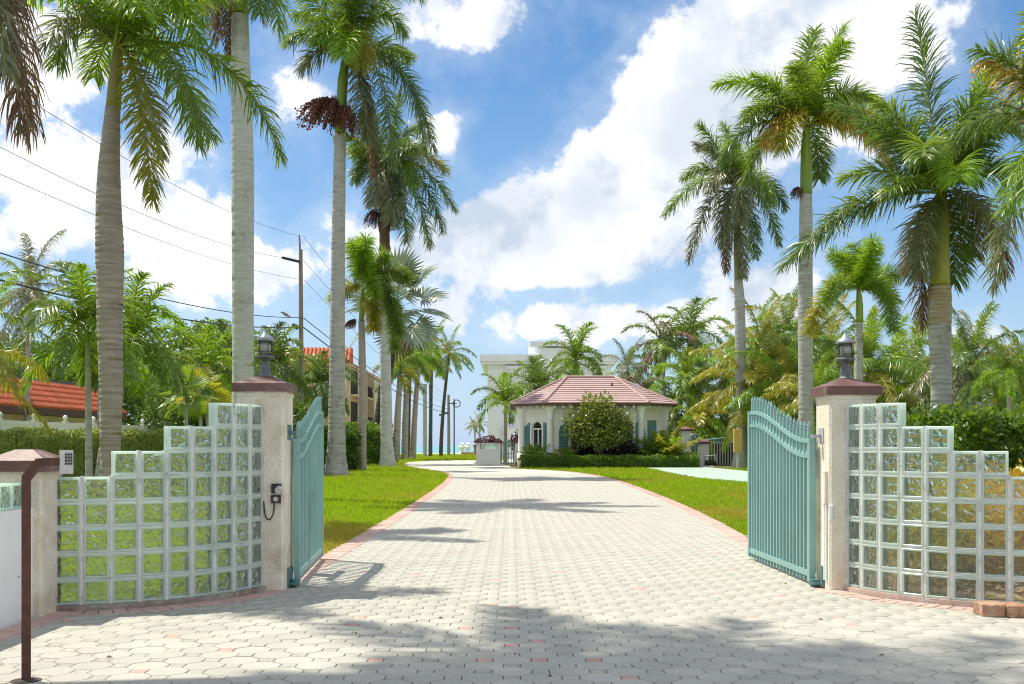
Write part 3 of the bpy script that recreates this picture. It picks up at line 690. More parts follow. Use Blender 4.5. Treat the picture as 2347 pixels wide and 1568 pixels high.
def leaves_at(P, d, size, g):
    n = len(P)
    a = nrm(g.normal(0, 1, (n, 3)) + d * .8); b = nrm(np.cross(a, nrm(g.normal(0, 1, (n, 3)) + d * .6)))
    s = (size * g.uniform(.7, 1.3, n))[:, None]
    V = np.stack([P, P + a * s * .5 + b * s * .28, P + a * s, P + a * s * .5 - b * s * .28], 1).reshape(-1, 3)
    i = (np.arange(n) * 4)[:, None]
    tr = np.concatenate([i + [0, 1, 2], i + [0, 2, 3]], 0)
    return V, tr
def leafy_tree(name, label, foot, lobes, n, size, mt, seed, trunk_w=.35, cat='tree', group=None, shell=.5, branches=True):
    """lobes: (x, y, z, rx, ry, rz)"""
    T = thing(name, foot, label, cat, group); Lb = np.asarray(lobes, float)
    mb = MB(); top = np.array([Lb[:, 0].mean(), Lb[:, 1].mean(), Lb[:, 2].mean()]); f = np.asarray(foot, float); fork = f + (top - f) * .45
    mb.tube([f, (f + fork) / 2 + (.05, 0, 0), fork], [trunk_w * .6, trunk_w * .45, trunk_w * .4], 9)
    for l in Lb: mb.tube([fork, (fork + l[:3]) / 2 + (0, 0, .1), l[:3]], [trunk_w * .32, trunk_w * .2, trunk_w * .07], 6)
    mb.build('trunk', 'bark', T)
    V, tr = leaf_cloud(Lb[:, :3], Lb[:, 3:], n, size, seed, shell)
    o = bpy.data.objects.new('crown', fast_mesh('crown', V - np.array(T['_w'][:]), tr, mt)); COL.objects.link(o); o.parent = T; ALL.append(o)
    return T
def hedge(label, line, w, h, n, size, mt, seed, group=None, rough=.05, name='hedge', cat='hedge', core='leaf_dark'):
    """clipped hedge along a ground line; leaves on top and sides over a dark twig core"""
    g = np.random.default_rng(seed); P = np.asarray(line, float); T = thing(name, (P[0][0], P[0][1], 0), label, cat, group)
    d = np.r_[0, np.cumsum(np.linalg.norm(np.diff(P, axis=0), axis=1))]
    s = g.uniform(0, d[-1], n); B = np.stack([np.interp(s, d, P[:, k]) for k in range(2)], 1)
    seg = np.clip(np.searchsorted(d, s) - 1, 0, len(P) - 2); tg = nrm((P[seg + 1] - P[seg])[:, :2]); nn = np.stack([tg[:, 1], -tg[:, 0]], 1)
    face = g.random(n); top = face < w / (w + 2 * h); side = np.where(g.random(n) < .5, 1., -1.)
    u = np.where(top, g.uniform(-1, 1, n), side); z = np.where(top, h, h * g.random(n) ** .9)
    wav = rough * np.sin(s * 3.1) + rough * .6 * np.sin(s * 7.7 + 1)
    z = z + np.where(top, wav, 0)
    off = u * (w / 2) + np.where(top, 0, side * rough * np.sin(s * 2.3 + z * 5))
    Q = np.stack([B[:, 0] + nn[:, 0] * off, B[:, 1] + nn[:, 1] * off, z], 1) + g.normal(0, size * .45, (n, 3))
    dd = np.where(top[:, None], np.array([0, 0, 1.]), np.stack([nn[:, 0] * side, nn[:, 1] * side, np.zeros(n)], 1))
    V, tr = leaves_at(Q, dd, size, g)
    o = bpy.data.objects.new('foliage', fast_mesh('foliage', V - np.array(T['_w'][:]), tr, mt)); COL.objects.link(o); o.parent = T; ALL.append(o)
    mb = MB()
    for a, b in zip(P[:-1], P[1:]):
        mb.beam((a[0], a[1], h * .47), (b[0], b[1], h * .47), w * .86, h * .9)
    mb.build('twigs', mt, T)
    return T
def clump(name, label, x, y, n, L, mt, seed, cat='plant', group=None, leaf=.35, lw=.05, nl=22, el=(20, 85), z=0, droop=.5, arch=1.0):
    """a plant whose feather leaves rise from the ground"""
    g = np.random.default_rng(seed); T = thing(name, (x, y, z), label, cat, group); mts = mt if isinstance(mt, tuple) else (mt,)
    for k in range(n):
        a = k * 2.4 + g.uniform(-.4, .4); e = math.radians(g.uniform(*el)); l = L * g.uniform(.75, 1.15)
        p = np.array([x + g.normal(0, .08), y + g.normal(0, .08), z + .02]); d = np.array([math.cos(a) * math.cos(e), math.sin(a) * math.cos(e), math.sin(e)]); P = [p]
        for i in range(9): p = p + d * l / 9; P.append(p); d = nrm(d + np.array([0, 0, -arch / 9]))
        V, tr, mi = frond_geo(np.array(P), leaf, lw, nl, (5, 20), droop, seed * 50 + k, .012, False)
        o = bpy.data.objects.new('frond', fast_mesh('frond', V - np.array([x, y, z]), tr, [mts[k % len(mts)], 'rachis'], mi)); COL.objects.link(o); o.parent = T; ALL.append(o)
    return T

# ================================================================== THE SETTING
# ------------------------------------------------------------------ ground, sea, lawn, drive
def ring_sheet(name, x0, x1, y0, y1, z, mat): return sheet(name, [(x0, y0), (x1, y0), (x1, y1), (x0, y1)], z, mat)
ring_sheet('ground', -900, 900, -60, 330, -.05, 'ground')
ring_sheet('sea', -9000, 9000, 215, 16000, -.02, 'sea')
ring_sheet('beach', -400, 400, 176, 218, -.012, 'sand')
LEFT_EDGE = smooth_line([(-2.30, 10.5), (-2.27, 12.4), (-2.26, 17.5), (-2.28, 24.3), (-2.42, 36), (-2.62, 43), (-2.86, 49.6), (-3.5, 55.5), (-4.9, 61.5), (-6.7, 70), (-8.0, 80), (-8.4, 86)], 2)
RIGHT_EDGE = smooth_line([(3.12, 10.5), (3.26, 14), (3.58, 18), (3.9, 25), (4.12, 35), (4.14, 43), (3.85, 51), (2.9, 58), (1.3, 62.2), (.1, 64.6)], 2)
FAR_EDGE = [(.1, 66.0), (-.4, 79.5), (-2.6, 80.0), (-3.1, 102), (-5.5, 104), (-7.6, 100), (-8.6, 91)]
# curved glass walls in plan; built outward from the gate pillars
def arc_cols(E, mirror):
    """front corners of the nine block columns"""
    pts = [np.array(E)]; heads = []
    for i in range(9):
        th = math.radians(73 - (73 - 11) * i / 8); heads.append(th)
        pts.append(pts[-1] + np.array([-math.cos(th), -math.sin(th)]) * .222)
    P = np.array(pts)
    if mirror: P = np.stack([.82 - P[:, 0], P[:, 1]], 1)
    return P
WL = arc_cols((-2.26, 9.93), False); WR = arc_cols((-2.22, 9.93), True)
DRIVE = [tuple(p) for p in LEFT_EDGE] + [tuple(p) for p in FAR_EDGE[::-1]] + [tuple(p) for p in RIGHT_EDGE[::-1]]
APRON = [(-2.30, 10.5)] + [tuple(p) for p in WL] + [(-3.70, 8.55), (-3.72, 3.0), (6.3, 3.0), (6.3, 8.58)] + [tuple(p) for p in WR[::-1]] + [(3.12, 10.5)]
lawn = sheet('lawn', [(-60, 8.6), (-3.9, 8.6), (-2.3, 10.3), (-2.3, 11)] + [tuple(p) for p in LEFT_EDGE[1:]] + [(-60, 86)], -.02, 'lawn')
lawn2 = sheet('lawn', [tuple(p) for p in RIGHT_EDGE] + [(.1, 66), (12, 66), (60, 66), (60, 8.6), (4.9, 8.6), (3.2, 10.3)], -.02, 'lawn')
lawn3 = sheet('lawn', [tuple(p) for p in FAR_EDGE[1:]] + [(-8.4, 86), (-90, 86), (-90, 178), (60, 178), (60, 82), (-.4, 82)], -.02, 'lawn')
lawn['label'] = 'bright lawn left of the paved drive'; lawn2['label'] = 'bright lawn right of the paved drive'; lawn3['label'] = 'far strip of lawn running down to the beach'
road = sheet('driveway', [tuple(p) for p in APRON[::-1]], -.006, 'joint')
sheet('joint_bed', [tuple(p) for p in DRIVE[::-1]], -.002, 'joint', kind=None, parent=road)
road['label'] = 'pale octagon paver driveway leading through the open gates'
# far end of the drive, where single pavers cannot be told apart any more
tail = [p for p in DRIVE if p[1] > 49]
sheet('far_paving', tail[::-1], .012, 'drive_far', kind=None, parent=road)

# pavers: octagons with small squares between, set at 45 degrees
A = .2376; H = A / math.sqrt(2)
def paver_mesh(name, n, rad, rot, th, bev, mat):
    a = [rot + 2 * math.pi * k / n for k in range(n)]
    mb = MB(); mb.prism([(rad * math.cos(q), rad * math.sin(q)) for q in a], -.03, 0, 0, bev); return mb.mesh(name, mat)
gap = .0029
oct_r = (A / 2 - gap) / math.cos(math.pi / 8); sq_r = (A * (math.sqrt(2) - 1) / 2 - gap * .8) * math.sqrt(2)
OCT = paver_mesh('octagon_paver', 8, oct_r, math.pi / 8, .03, .003, 'paver')
SQ = paver_mesh('square_paver', 4, sq_r, math.pi / 4, .03, .004, 'paver_sq'); SQP = paver_mesh('square_paver', 4, sq_r, math.pi / 4, .03, .004, 'paver_pink')
AP, DP = np.array(APRON), np.array(DRIVE)
def paver_sites():
    out = []
    for j in range(int(3.2 / H), int(52 / H)):
        y = j * H; n0 = -26; n1 = 27
        for i in range(n0, n1):
            x = (i + (j % 2) * .5) * 2 * H * 1.0
            out.append((x, y))
    return np.array(out)
PS = paver_sites()
def inside(P, shrink):
    """keep pavers that are on the drive or the apron, with their middle a little inside the edge"""
    k = np.ones(len(P), bool)
    for dx, dy in ((shrink, 0), (-shrink, 0), (0, shrink), (0, -shrink)):
        Q = P + (dx, dy); k &= inpoly(Q, AP) | inpoly(Q, DP)
    return k
octs = PS[inside(PS, .06)]
SQS = PS + (H, 0); sqs = SQS[inside(SQS, .05)]
def visible(P): return (P[:, 1] > 5.7) & (np.abs(P[:, 0]) < P[:, 1] * .485)
def rank_split(P, n=300):
    v = visible(P); o = np.argsort(np.where(v, np.hypot(P[:, 0], P[:, 1]), 1e9)); return P[o[:n]], P[o[n:]]
on, orest = rank_split(octs); sn, srest = rank_split(sqs)
PZ = .014
g_ = np.random.default_rng(21)
for x, y in on: inst('octagon_paver', OCT, road, (x, y, PZ + g_.normal(0, .0007)), (g_.normal(0, .003), g_.normal(0, .003), math.pi / 4 + g_.normal(0, .006)))
for x, y in sn:
    pk = g_.random() < .055
    o = inst('square_paver', SQP if pk else SQ, road, (x, y, PZ + g_.normal(-.0004, .0008)), (g_.normal(0, .004), g_.normal(0, .004), g_.normal(0, .008)))
    if pk: o['label'] = 'pink square paver'
def joined(name, P, n, rad, mats, z, seed, pink=0.0, bevel=True):
    g = np.random.default_rng(seed); k = len(P)
    a = math.pi / n + np.arange(n) * 2 * math.pi / n
    tx, ty = g.normal(0, .003, (2, k)); zz = z + g.normal(0, .0007, k)
    def ringv(r, dz):
        X = r * np.cos(a); Yv = r * np.sin(a)
        return np.stack([P[:, 0:1] + X, P[:, 1:2] + Yv, zz[:, None] + dz + tx[:, None] * Yv + ty[:, None] * X], 2)
    V = np.concatenate([ringv(rad, -.025), ringv(rad, -.004), ringv(rad - .005, 0)], 1).reshape(-1, 3)
    f = []; 
    for r in range(2):
        for i in range(n):
            j = (i + 1) % n; f += [(r * n + i, r * n + j, (r + 1) * n + j), (r * n + i, (r + 1) * n + j, (r + 1) * n + i)]
    for i in range(1, n - 1): f.append((2 * n, 2 * n + i, 2 * n + i + 1))
    f = np.array(f); tr = (f[None] + (np.arange(k) * 3 * n)[:, None, None]).reshape(-1, 3)
    mi = np.repeat((g.random(k) < pink).astype(int), len(f))
    o = bpy.data.objects.new(name, fast_mesh(name, V, tr, mats, mi)); COL.objects.link(o); o.parent = road; o['kind'] = 'stuff'; ALL.append(o); return o
joined('octagon_paver', orest, 8, oct_r, ['paver'], PZ, 3)
joined('square_paver', srest, 4, sq_r, ['paver_sq', 'paver_pink'], PZ - .0004, 4, .055)

# pink brick borders
BR = MB(); BR.box(-.0985 / 2, .0985 / 2, -.12, .12, -.045, 0, 0, .004); BRM = BR.mesh('brick', 'border')
BR = MB(); BR.box(-.096 / 2, .096 / 2, -.095, .095, -.045, 0, 0, .004); BRS = BR.mesh('brick', 'border')
def border_sites(line, off, step=.102):
    P = resample(np.asarray(line, float)[:, :2], step); t = nrm(np.gradient(P, axis=0)); nn = np.stack([-t[:, 1], t[:, 0]], 1)
    Q = P + nn * off; return np.c_[Q, np.arctan2(t[:, 1], t[:, 0])]
bl = border_sites(LEFT_EDGE, -.125); br = border_sites(RIGHT_EDGE, .125)
wl = border_sites(WL[::-1], -.135, .1); wr = border_sites(WR[::-1], .135, .1)
side = border_sites([(-3.68, 8.5), (-3.70, 3.2)], .13, .1)
B_ = np.concatenate([np.c_[wl, np.zeros(len(wl))], np.c_[wr, np.zeros(len(wr))], np.c_[side, np.zeros(len(side))], np.c_[bl, np.ones(len(bl))], np.c_[br, np.ones(len(br))]])
B_ = B_[np.argsort(np.where((B_[:, 1] > 5.5) & (np.abs(B_[:, 0]) < B_[:, 1] * .49), np.hypot(B_[:, 0], B_[:, 1]), 1e6 + B_[:, 1]))]
for x, y, a, w in B_[:300]:
    inst('border_brick', BRM if w else BRS, road, (x, y, .021 + g_.normal(0, .0014)), (g_.normal(0, .006), g_.normal(0, .006), a + g_.normal(0, .008)))
mb = MB()
for x, y, a, w in B_[300:]:
    c, s = math.cos(a), math.sin(a); mb.obox((x, y, -.002), (c * .0488, s * .0488, 0), (-s * .12, c * .12, 0), (0, 0, .023 + g_.normal(0, .0012)))
tag(mb.build('border_brick', 'border', road), kind='stuff')

sheet('bounce_court', [(-3.0, 84), (15, 84), (15, 118), (-3.0, 118)], .012, 'drive_far')  # paved court added for whitish bounce onto the white building
# mint painted pad on the right lawn
pad = [gr(*q)[:2] for q in ((1478, 1072.5), (1545, 1070), (1610, 1071), (1716, 1082), (1800, 1090), (1800, 1116), (1716, 1107), (1600, 1097), (1530, 1084))]
mb = MB(); mb.prism([tuple(p) for p in pad][::-1], -.06, .045); tag(mb.build('concrete_pad', 'pad'), 'mint green painted slab set in the right lawn', kind='structure')
# mulch bed behind the right glass wall
sheet('planting_bed', [(3.35, 10.6), (3.6, 9.6), (4.4, 8.9), (5.2, 8.72), (9, 8.8), (9, 14.8), (5.4, 14.6), (3.9, 13.4)], -.008, 'mulch')

# ------------------------------------------------------------------ grass blades
def grass(label, poly, n, seed, ymax):
    g = np.random.default_rng(seed); P = []
    poly = np.asarray(poly, float); x0, x1 = poly[:, 0].min(), poly[:, 0].max(); y0 = poly[:, 1].min()
    got = 0
    while got < n:
        k = n * 3; u = g.random(k); y = 1 / (1 / y0 - u * (1 / y0 - 1 / ymax)); x = g.uniform(x0, x1, k)
        q = np.stack([x, y], 1)[(np.abs(x) < y * .5 + .3)]; q = q[inpoly(q, poly)]; P.append(q); got += len(q)
    P = np.concatenate(P)[:n]; d = P[:, 1]
    h = (.050 + .0012 * d) * g.uniform(.6, 1.25, n); w = (.0075 + .0006 * d) * g.uniform(.7, 1.3, n)
    a = g.uniform(0, 2 * np.pi, n); sx, sy = np.cos(a) * w / 2, np.sin(a) * w / 2; lx, ly = g.normal(0, .4, (2, n)) * h
    z = np.full(n, -.022)
    V = np.stack([np.stack([P[:, 0] - sx, P[:, 1] - sy, z], 1), np.stack([P[:, 0] + sx, P[:, 1] + sy, z], 1), np.stack([P[:, 0] + lx, P[:, 1] + ly, z + h], 1)], 1).reshape(-1, 3)
    nz = np.sin(P[:, 0] * 1.3 + 2 * np.sin(P[:, 1] * .35)) + np.sin(P[:, 1] * .55 + P[:, 0] * .7) * .8 + g.normal(0, .7, n)
    for _ in range(26):
        k = g.integers(n); c = P[k]; rx, ry = g.uniform(.6, 2.4), g.uniform(.8, 3.5)
        nz += 1.7 * np.exp(-(((P[:, 0] - c[0]) / rx) ** 2 + ((P[:, 1] - c[1]) / ry) ** 2)) * g.uniform(.4, 1)
    mi = (nz > 1.35).astype(int)
    V[:, 2] = V[:, 2]; clump_ = np.repeat(1 + .35 * np.sin(P[:, 0] * 7 + 3 * np.sin(P[:, 1] * 2.3)) * np.sin(P[:, 1] * 5.1), 3); V[:, 2] = -.022 + (V[:, 2] + .022) * clump_
    o = bpy.data.objects.new('grass', fast_mesh('grass', V, np.arange(n * 3).reshape(-1, 3), ['grass', 'grass_dry'], mi)); COL.objects.link(o); ALL.append(o)
    return tag(o, label, 'grass', kind='stuff')
grass('short green grass on the lawn left of the drive', [(-40, 10.6)] + [tuple(p + (.025 + .03 * math.sin(9.1 * p[1]), 0)) for p in resample(LEFT_EDGE, .12)] + [(-40, 92)], 230000, 1, 88)
PADP = np.array(pad)
gr_poly = [tuple(p - (.025 + .03 * math.sin(8.3 * p[1]), 0)) for p in resample(RIGHT_EDGE, .12)] + [(.3, 66.3), (12, 66.3), (40, 66), (40, 15), (5.4, 15), (3.8, 13.6)]
o = grass('short green grass on the lawn right of the drive', gr_poly, 150000, 2, 66)
# no blades on the pad
me = o.data; co = np.empty(len(me.vertices) * 3, np.float32); me.vertices.foreach_get('co', co); co = co.reshape(-1, 3, 3)
bad = inpoly(co[:, 0, :2].astype(float), PADP); co[bad, :, 2] -= .2; me.vertices.foreach_set('co', co.ravel()); me.update()
grass('short green grass on the far lawn before the beach', [tuple(p) for p in FAR_EDGE[2:]] + [(-8.4, 86), (-70, 88), (-70, 178), (0, 178), (-1, 84)], 50000, 3, 176)

# ------------------------------------------------------------------ white building beyond the gatehouse
Yb = 118
T = thing('white_building', (xat(1260, Yb), Yb, 0), 'tall plain white building with stepped flat parapets behind the gatehouse', 'building')
xl, xr = xat(1117, Yb), xat(1400, Yb); zt = zat(832, Yb)
mb = MB(); mb.box(xl, xr, Yb, Yb + 18, -.04, zt); mb.build('wall', 'facade_white', T)
mb = MB(); mb.prism([(xat(1100, Yb), Yb - .9), (xat(1415, Yb), Yb - .9), (xat(1415, Yb), Yb + 19), (xat(1100, Yb), Yb + 19)], zat(829, Yb), zat(814, Yb))
mb.prism([(xat(1104, Yb), Yb - .7), (xat(1411, Yb), Yb - .7), (xat(1411, Yb), Yb + 18.8), (xat(1104, Yb), Yb + 18.8)], zt - .15, zat(829, Yb)); mb.build('parapet', 'facade_white', T)
mb = MB(); mb.box(xat(1236, Yb), xat(1318, Yb), Yb - 1.6, Yb + 8, -.04, zat(800, Yb)); mb.build('stair_tower', 'facade_white', T)
mb = MB(); mb.box(xat(1213, Yb), xat(1330, Yb), Yb - 2.1, Yb + 8.3, zat(797, Yb), zat(787, Yb))
mb.build('tower_cornice', 'facade_white', T)
for c0, c1 in ((1160, 1222), (1348, 1388)):
    mb = MB(); mb.tube([(xat(c0, Yb), Yb - .25, zat(842, Yb)), (xat(c1, Yb), Yb - .25, zat(842, Yb))], .2, 12); mb.build('shutter_housing', 'facade_white', T)
    mb = MB(); mb.box(xat(c0, Yb), xat(c1, Yb), Yb - .06, Yb + .02, zat(1010, Yb), zat(842, Yb))
    for k in range(26): mb.box(xat(c0, Yb), xat(c1, Yb), Yb - .09, Yb - .06, zat(1008, Yb) + k * .29, zat(1008, Yb) + k * .29 + .22)
    mb.build('storm_shutter', 'facade_white', T)
mb = MB(); mb.box(xat(1153, Yb), xat(1182, Yb), Yb - 3, Yb, 0, zat(985, Yb)); mb.build('annex', 'facade_white', T)
mb = MB(); mb.box(xat(1150, Yb), xat(1185, Yb), Yb - 3.2, Yb + .1, zat(985, Yb), zat(982, Yb)); mb.build('annex_slab', 'facade_white', T)

# ------------------------------------------------------------------ gatehouse
def gatehouse():
    cx0, cy0 = 5.28, 73.2
    T = thing('gatehouse', (cx0, cy0, 0), 'small white octagonal gatehouse with pink tiled hip roof and teal shutters', 'house')
    def octo(hx, hy, ch): return [(cx0 - hx + ch, cy0 - hy), (cx0 + hx - ch, cy0 - hy), (cx0 + hx, cy0 - hy + ch), (cx0 + hx, cy0 + hy - ch), (cx0 + hx - ch, cy0 + hy), (cx0 - hx + ch, cy0 + hy), (cx0 - hx, cy0 + hy - ch), (cx0 - hx, cy0 - hy + ch)]
    hx, hy, ch = 4.55, 4.1, 1.75; ze = 3.92
    base = octo(hx, hy, ch)
    # walls with real openings in the three front faces: each face is panelled round its window
    wall = MB(); U = []
    wins = {0: [(-1.12, 'arch'), (1.95, 'arch')], 7: [(0.0, 'arch')], 1: [(0.05, 'door')]}
    def facef(i):
        a, b = np.array(base[i]), np.array(base[(i + 1) % 8]); t = (b - a) / np.linalg.norm(b - a); n = np.array([t[1], -t[0]]); return a, b, t, n, np.linalg.norm(b - a)
    for i in range(8):
        a, b, t, n, ln = facef(i)
        def q(u, z, d=0.0, a=a, t=t, n=n): p = a + t * u + n * d; return (p[0], p[1], z)
        ops = []
        for off, kd in wins.get(i, []):
            w = .98 if kd == 'door' else .92; u0 = ln / 2 + off - w / 2; ops.append((u0, u0 + w, 0.0 if kd == 'door' else 1.05, 3.0 if kd == 'door' else 2.45, kd))
        u = 0.0
        for (u0, u1, z0, z1, kd) in ops + [(ln, ln, 0, 0, None)]:
            wall.add([q(u, -.03), q(u0, -.03), q(u0, ze), q(u, ze)], [(0, 1, 2, 3)])
            if kd is None: break
            if z0 > 0: wall.add([q(u0, -.03), q(u1, -.03), q(u1, z0), q(u0, z0)], [(0, 1, 2, 3)])
            if kd == 'arch':
                r = (u1 - u0) / 2; c = (u0 + u1) / 2; an = np.linspace(math.pi, 0, 13); arc = [(c + r * math.cos(w_), z1 + r * math.sin(w_)) for w_ in an]
                for (ua, za), (ub, zb) in zip(arc[:-1], arc[1:]): wall.add([q(ua, za), q(ub, zb), q(ub, ze), q(ua, ze)], [(0, 1, 2, 3)])
                loop = [(u0, z0), (u1, z0)] + arc[::-1]
            else:
                wall.add([q(u0, z1), q(u1, z1), q(u1, ze), q(u0, ze)], [(0, 1, 2, 3)]); loop = [(u0, z0), (u1, z0), (u1, z1), (u0, z1)]
            for (ua, za), (ub, zb) in zip(loop, loop[1:] + loop[:1]): wall.add([q(ua, za), q(ua, za, -.2), q(ub, zb, -.2), q(ub, zb)], [(0, 1, 2, 3)])
            U.append((i, q, u0, u1, z0, z1, kd, loop))
            u = u1
    wall.build('wall', 'stucco_white', T)
    for (i, q, u0, u1, z0, z1, kd, loop) in U:
        c = (u0 + u1) / 2
        if kd == 'arch':
            f = MB(); r = (u1 - u0) / 2
            outl = [(u0 - .11, z0)] + [(c + (r + .11) * math.cos(w_), z1 + (r + .11) * math.sin(w_)) for w_ in np.linspace(math.pi, 0, 15)] + [(u1 + .11, z0)]
            inl = [(u0, z0)] + [(c + r * math.cos(w_), z1 + r * math.sin(w_)) for w_ in np.linspace(math.pi, 0, 15)] + [(u1, z0)]
            for k in range(len(outl) - 1):
                A1, A2, B1, B2 = outl[k], outl[k + 1], inl[k], inl[k + 1]
                f.add([q(*A1, .05), q(*A2, .05), q(*B2, .05), q(*B1, .05), q(*A1, -.0), q(*A2, -.0), q(*B2, -.1), q(*B1, -.1)], [(0, 3, 2, 1), (0, 1, 5, 4), (3, 7, 6, 2)])
            for (ua, ub, za, zb) in ((u0, u1, z1 - .04, z1 + .04), (c - .035, c + .035, z0, z1), (u0, u0 + .05, z0, z1), (u1 - .05, u1, z0, z1), (u0, u1, z0, z0 + .06)):
                f.add([q(ua, za, -.1), q(ub, za, -.1), q(ub, zb, -.1), q(ua, zb, -.1), q(ua, za, -.16), q(ub, za, -.16), q(ub, zb, -.16), q(ua, zb, -.16)], [(0, 1, 2, 3), (0, 4, 5, 1), (3, 2, 6, 7), (0, 3, 7, 4), (1, 5, 6, 2)])
            fo = f.build('window', 'white_paint', T)
            p = MB(); p.add([q(ua, za, -.17) for ua, za in loop], [tuple(range(len(loop)))]); p.build('pane', 'glass_dark', fo)
            for sgn in (-1, 1):
                sm = MB(); w = .62; ua = u0 - .13 - w if sgn < 0 else u1 + .13; ub = ua + w; zs = np.linspace(z0 - .12, z1 - .1, 2)
                # half-arched louvred shutter: high side next to the window
                prof = [(s, (z1 + r * .9) - (z1 + r * .9 - (z1 - .15)) * ((s if sgn > 0 else 1 - s) ** 2)) for s in np.linspace(0, 1, 9)]
                loop2 = [(ua, z0 - .12), (ub, z0 - .12)] + [(ua + s * w, z) for s, z in prof[::-1]]
                n2 = len(loop2); sm.add([q(a_, b_, .035) for a_, b_ in loop2] + [q(a_, b_, .004) for a_, b_ in loop2], [tuple(range(n2))] + [(k, k + n2, (k + 1) % n2 + n2, (k + 1) % n2) for k in range(n2)])
                so = sm.build('shutter', 'shutter', T)
                for k in range(20):
                    z = z0 - .03 + k * .095
                    top = np.interp(.5, [p_[0] for p_ in prof], [p_[1] for p_ in prof]) - .1
                    if z > top - .03: break
                    lv = MB(); lv.add([q(ua + .07, z, .038), q(ub - .07, z, .038), q(ub - .07, z + .03, .085), q(ua + .07, z + .03, .085), q(ua + .07, z + .075, .038), q(ub - .07, z + .075, .038)], [(0, 1, 2, 3), (3, 2, 5, 4)])
                    lv.build('slat', 'shutter', so)
        else:
            d = MB(); d.add([q(u0, z0, -.08), q(u1, z0, -.08), q(u1, z1, -.08), q(u0, z1, -.08)], [(0, 1, 2, 3)])
            for k in range(7): s = u0 + (u1 - u0) * k / 7; e = s + (u1 - u0) / 7 - .012; d.add([q(s, z0, -.055), q(e, z0, -.055), q(e, z1 - .02, -.055), q(s, z1 - .02, -.055), q(s, z0, -.08), q(e, z0, -.08), q(e, z1 - .02, -.08), q(s, z1 - .02, -.08)], [(0, 1, 2, 3), (0, 3, 7, 4), (1, 5, 6, 2)])
            do = d.build('door', 'shutter', T); h = MB(); h.box(*sorted((q(u1 - .12, 1, -.05)[0], q(u1 - .08, 1, -.02)[0])), *sorted((q(u1 - .12, 1, -.05)[1], q(u1 - .08, 1, .0)[1])), 1.0, 1.15); h.build('handle', 'grey_metal', do)
    for k, i in enumerate((0, 1, 7, 2)):
        x, y = base[i]; n_ = nrm(np.array([x - cx0, y - cy0])[None])[0]; x += n_[0] * .12; y += n_[1] * .12
        p = MB(); p.lathe([(.30, 0), (.30, .85), (.24, .9), (.22, 1.0), (.205, 3.05), (.24, 3.1), (.24, 3.2), (.21, 3.22), (.22, 3.5), (.34, 3.72), (.42, ze)], (x, y, -.02), 16); p.build('column', 'stucco_white', T, True)
    # roof in stepped tile courses
    ev = octo(hx + .85, hy + .85, ch + .36); rz = 5.78; zr = ze - .02; rl = 1.62
    rid = [(-rl, 0), (rl, 0), (rl, 0), (rl, 0), (rl, 0), (-rl, 0), (-rl, 0), (-rl, 0)]
    E_ = np.array([(x, y) for x, y in ev]); Rg = np.array([(cx0 + a, cy0 + b) for a, b in rid]); nc = 12
    rf = MB(); rf.add([(x, y, zr) for x, y in ev], [tuple(range(7, -1, -1))]); rf.add([(x, y, zr) for x, y in ev] + [(x, y, zr + .13) for x, y in ev], [(k, (k + 1) % 8, (k + 1) % 8 + 8, k + 8) for k in range(8)]); ro = rf.build('roof', 'roof_trim', T)
    for i in range(8):
        j = (i + 1) % 8
        for k in range(nc):
            f0, f1 = k / nc, (k + 1) / nc; z0 = zr + .14 + (rz - zr) * f0; z1 = zr + .14 + (rz - zr) * f1
            lo0, lo1 = E_[i] * (1 - f0) + Rg[i] * f0, E_[j] * (1 - f0) + Rg[j] * f0; hi0, hi1 = E_[i] * (1 - f1) + Rg[i] * f1, E_[j] * (1 - f1) + Rg[j] * f1
            if np.linalg.norm(lo1 - lo0) < .05: continue
            t = MB(); t.add([(*lo0, z0 - .005), (*lo1, z0 - .005), (*lo1, z0 + .055), (*lo0, z0 + .055), (*hi1, z1 + .012), (*hi0, z1 + .012)], [(0, 1, 2, 3), (3, 2, 4, 5)])
            t.build('tile_course', 'roof_pink', ro)
        hp = MB(); a = (*E_[i], zr + .18); b = (*Rg[i], rz + .2); hp.tube([a, b], .10, 8); hp.build('hip_tile', 'roof_pink', ro)
    hp = MB(); hp.tube([(cx0 - rl, cy0, rz + .19), (cx0 + rl, cy0, rz + .19)], .11, 8); hp.build('ridge_tile', 'roof_pink', ro)
    v = MB(); v.tube([(6.55, 71.5, 4.9), (6.55, 71.5, 5.5)], .06, 8); v.tube([(6.55, 71.5, 4.95), (6.55, 71.5, 5.08)], .12, 8); v.build('vent_pipe', 'roof_trim', ro)
    # rafter tails
    for i in (0, 1, 7):
        a, b, t, n, ln = facef(i)
        for u in np.arange(.2, ln, .55):
            p = a + t * u; r = MB(); r.beam((p[0], p[1], ze - .12), (p[0] + n[0] * .7, p[1] + n[1] * .7, ze - .09), .12, .16); r.build('rafter_tail', 'white_paint', T)
gatehouse()

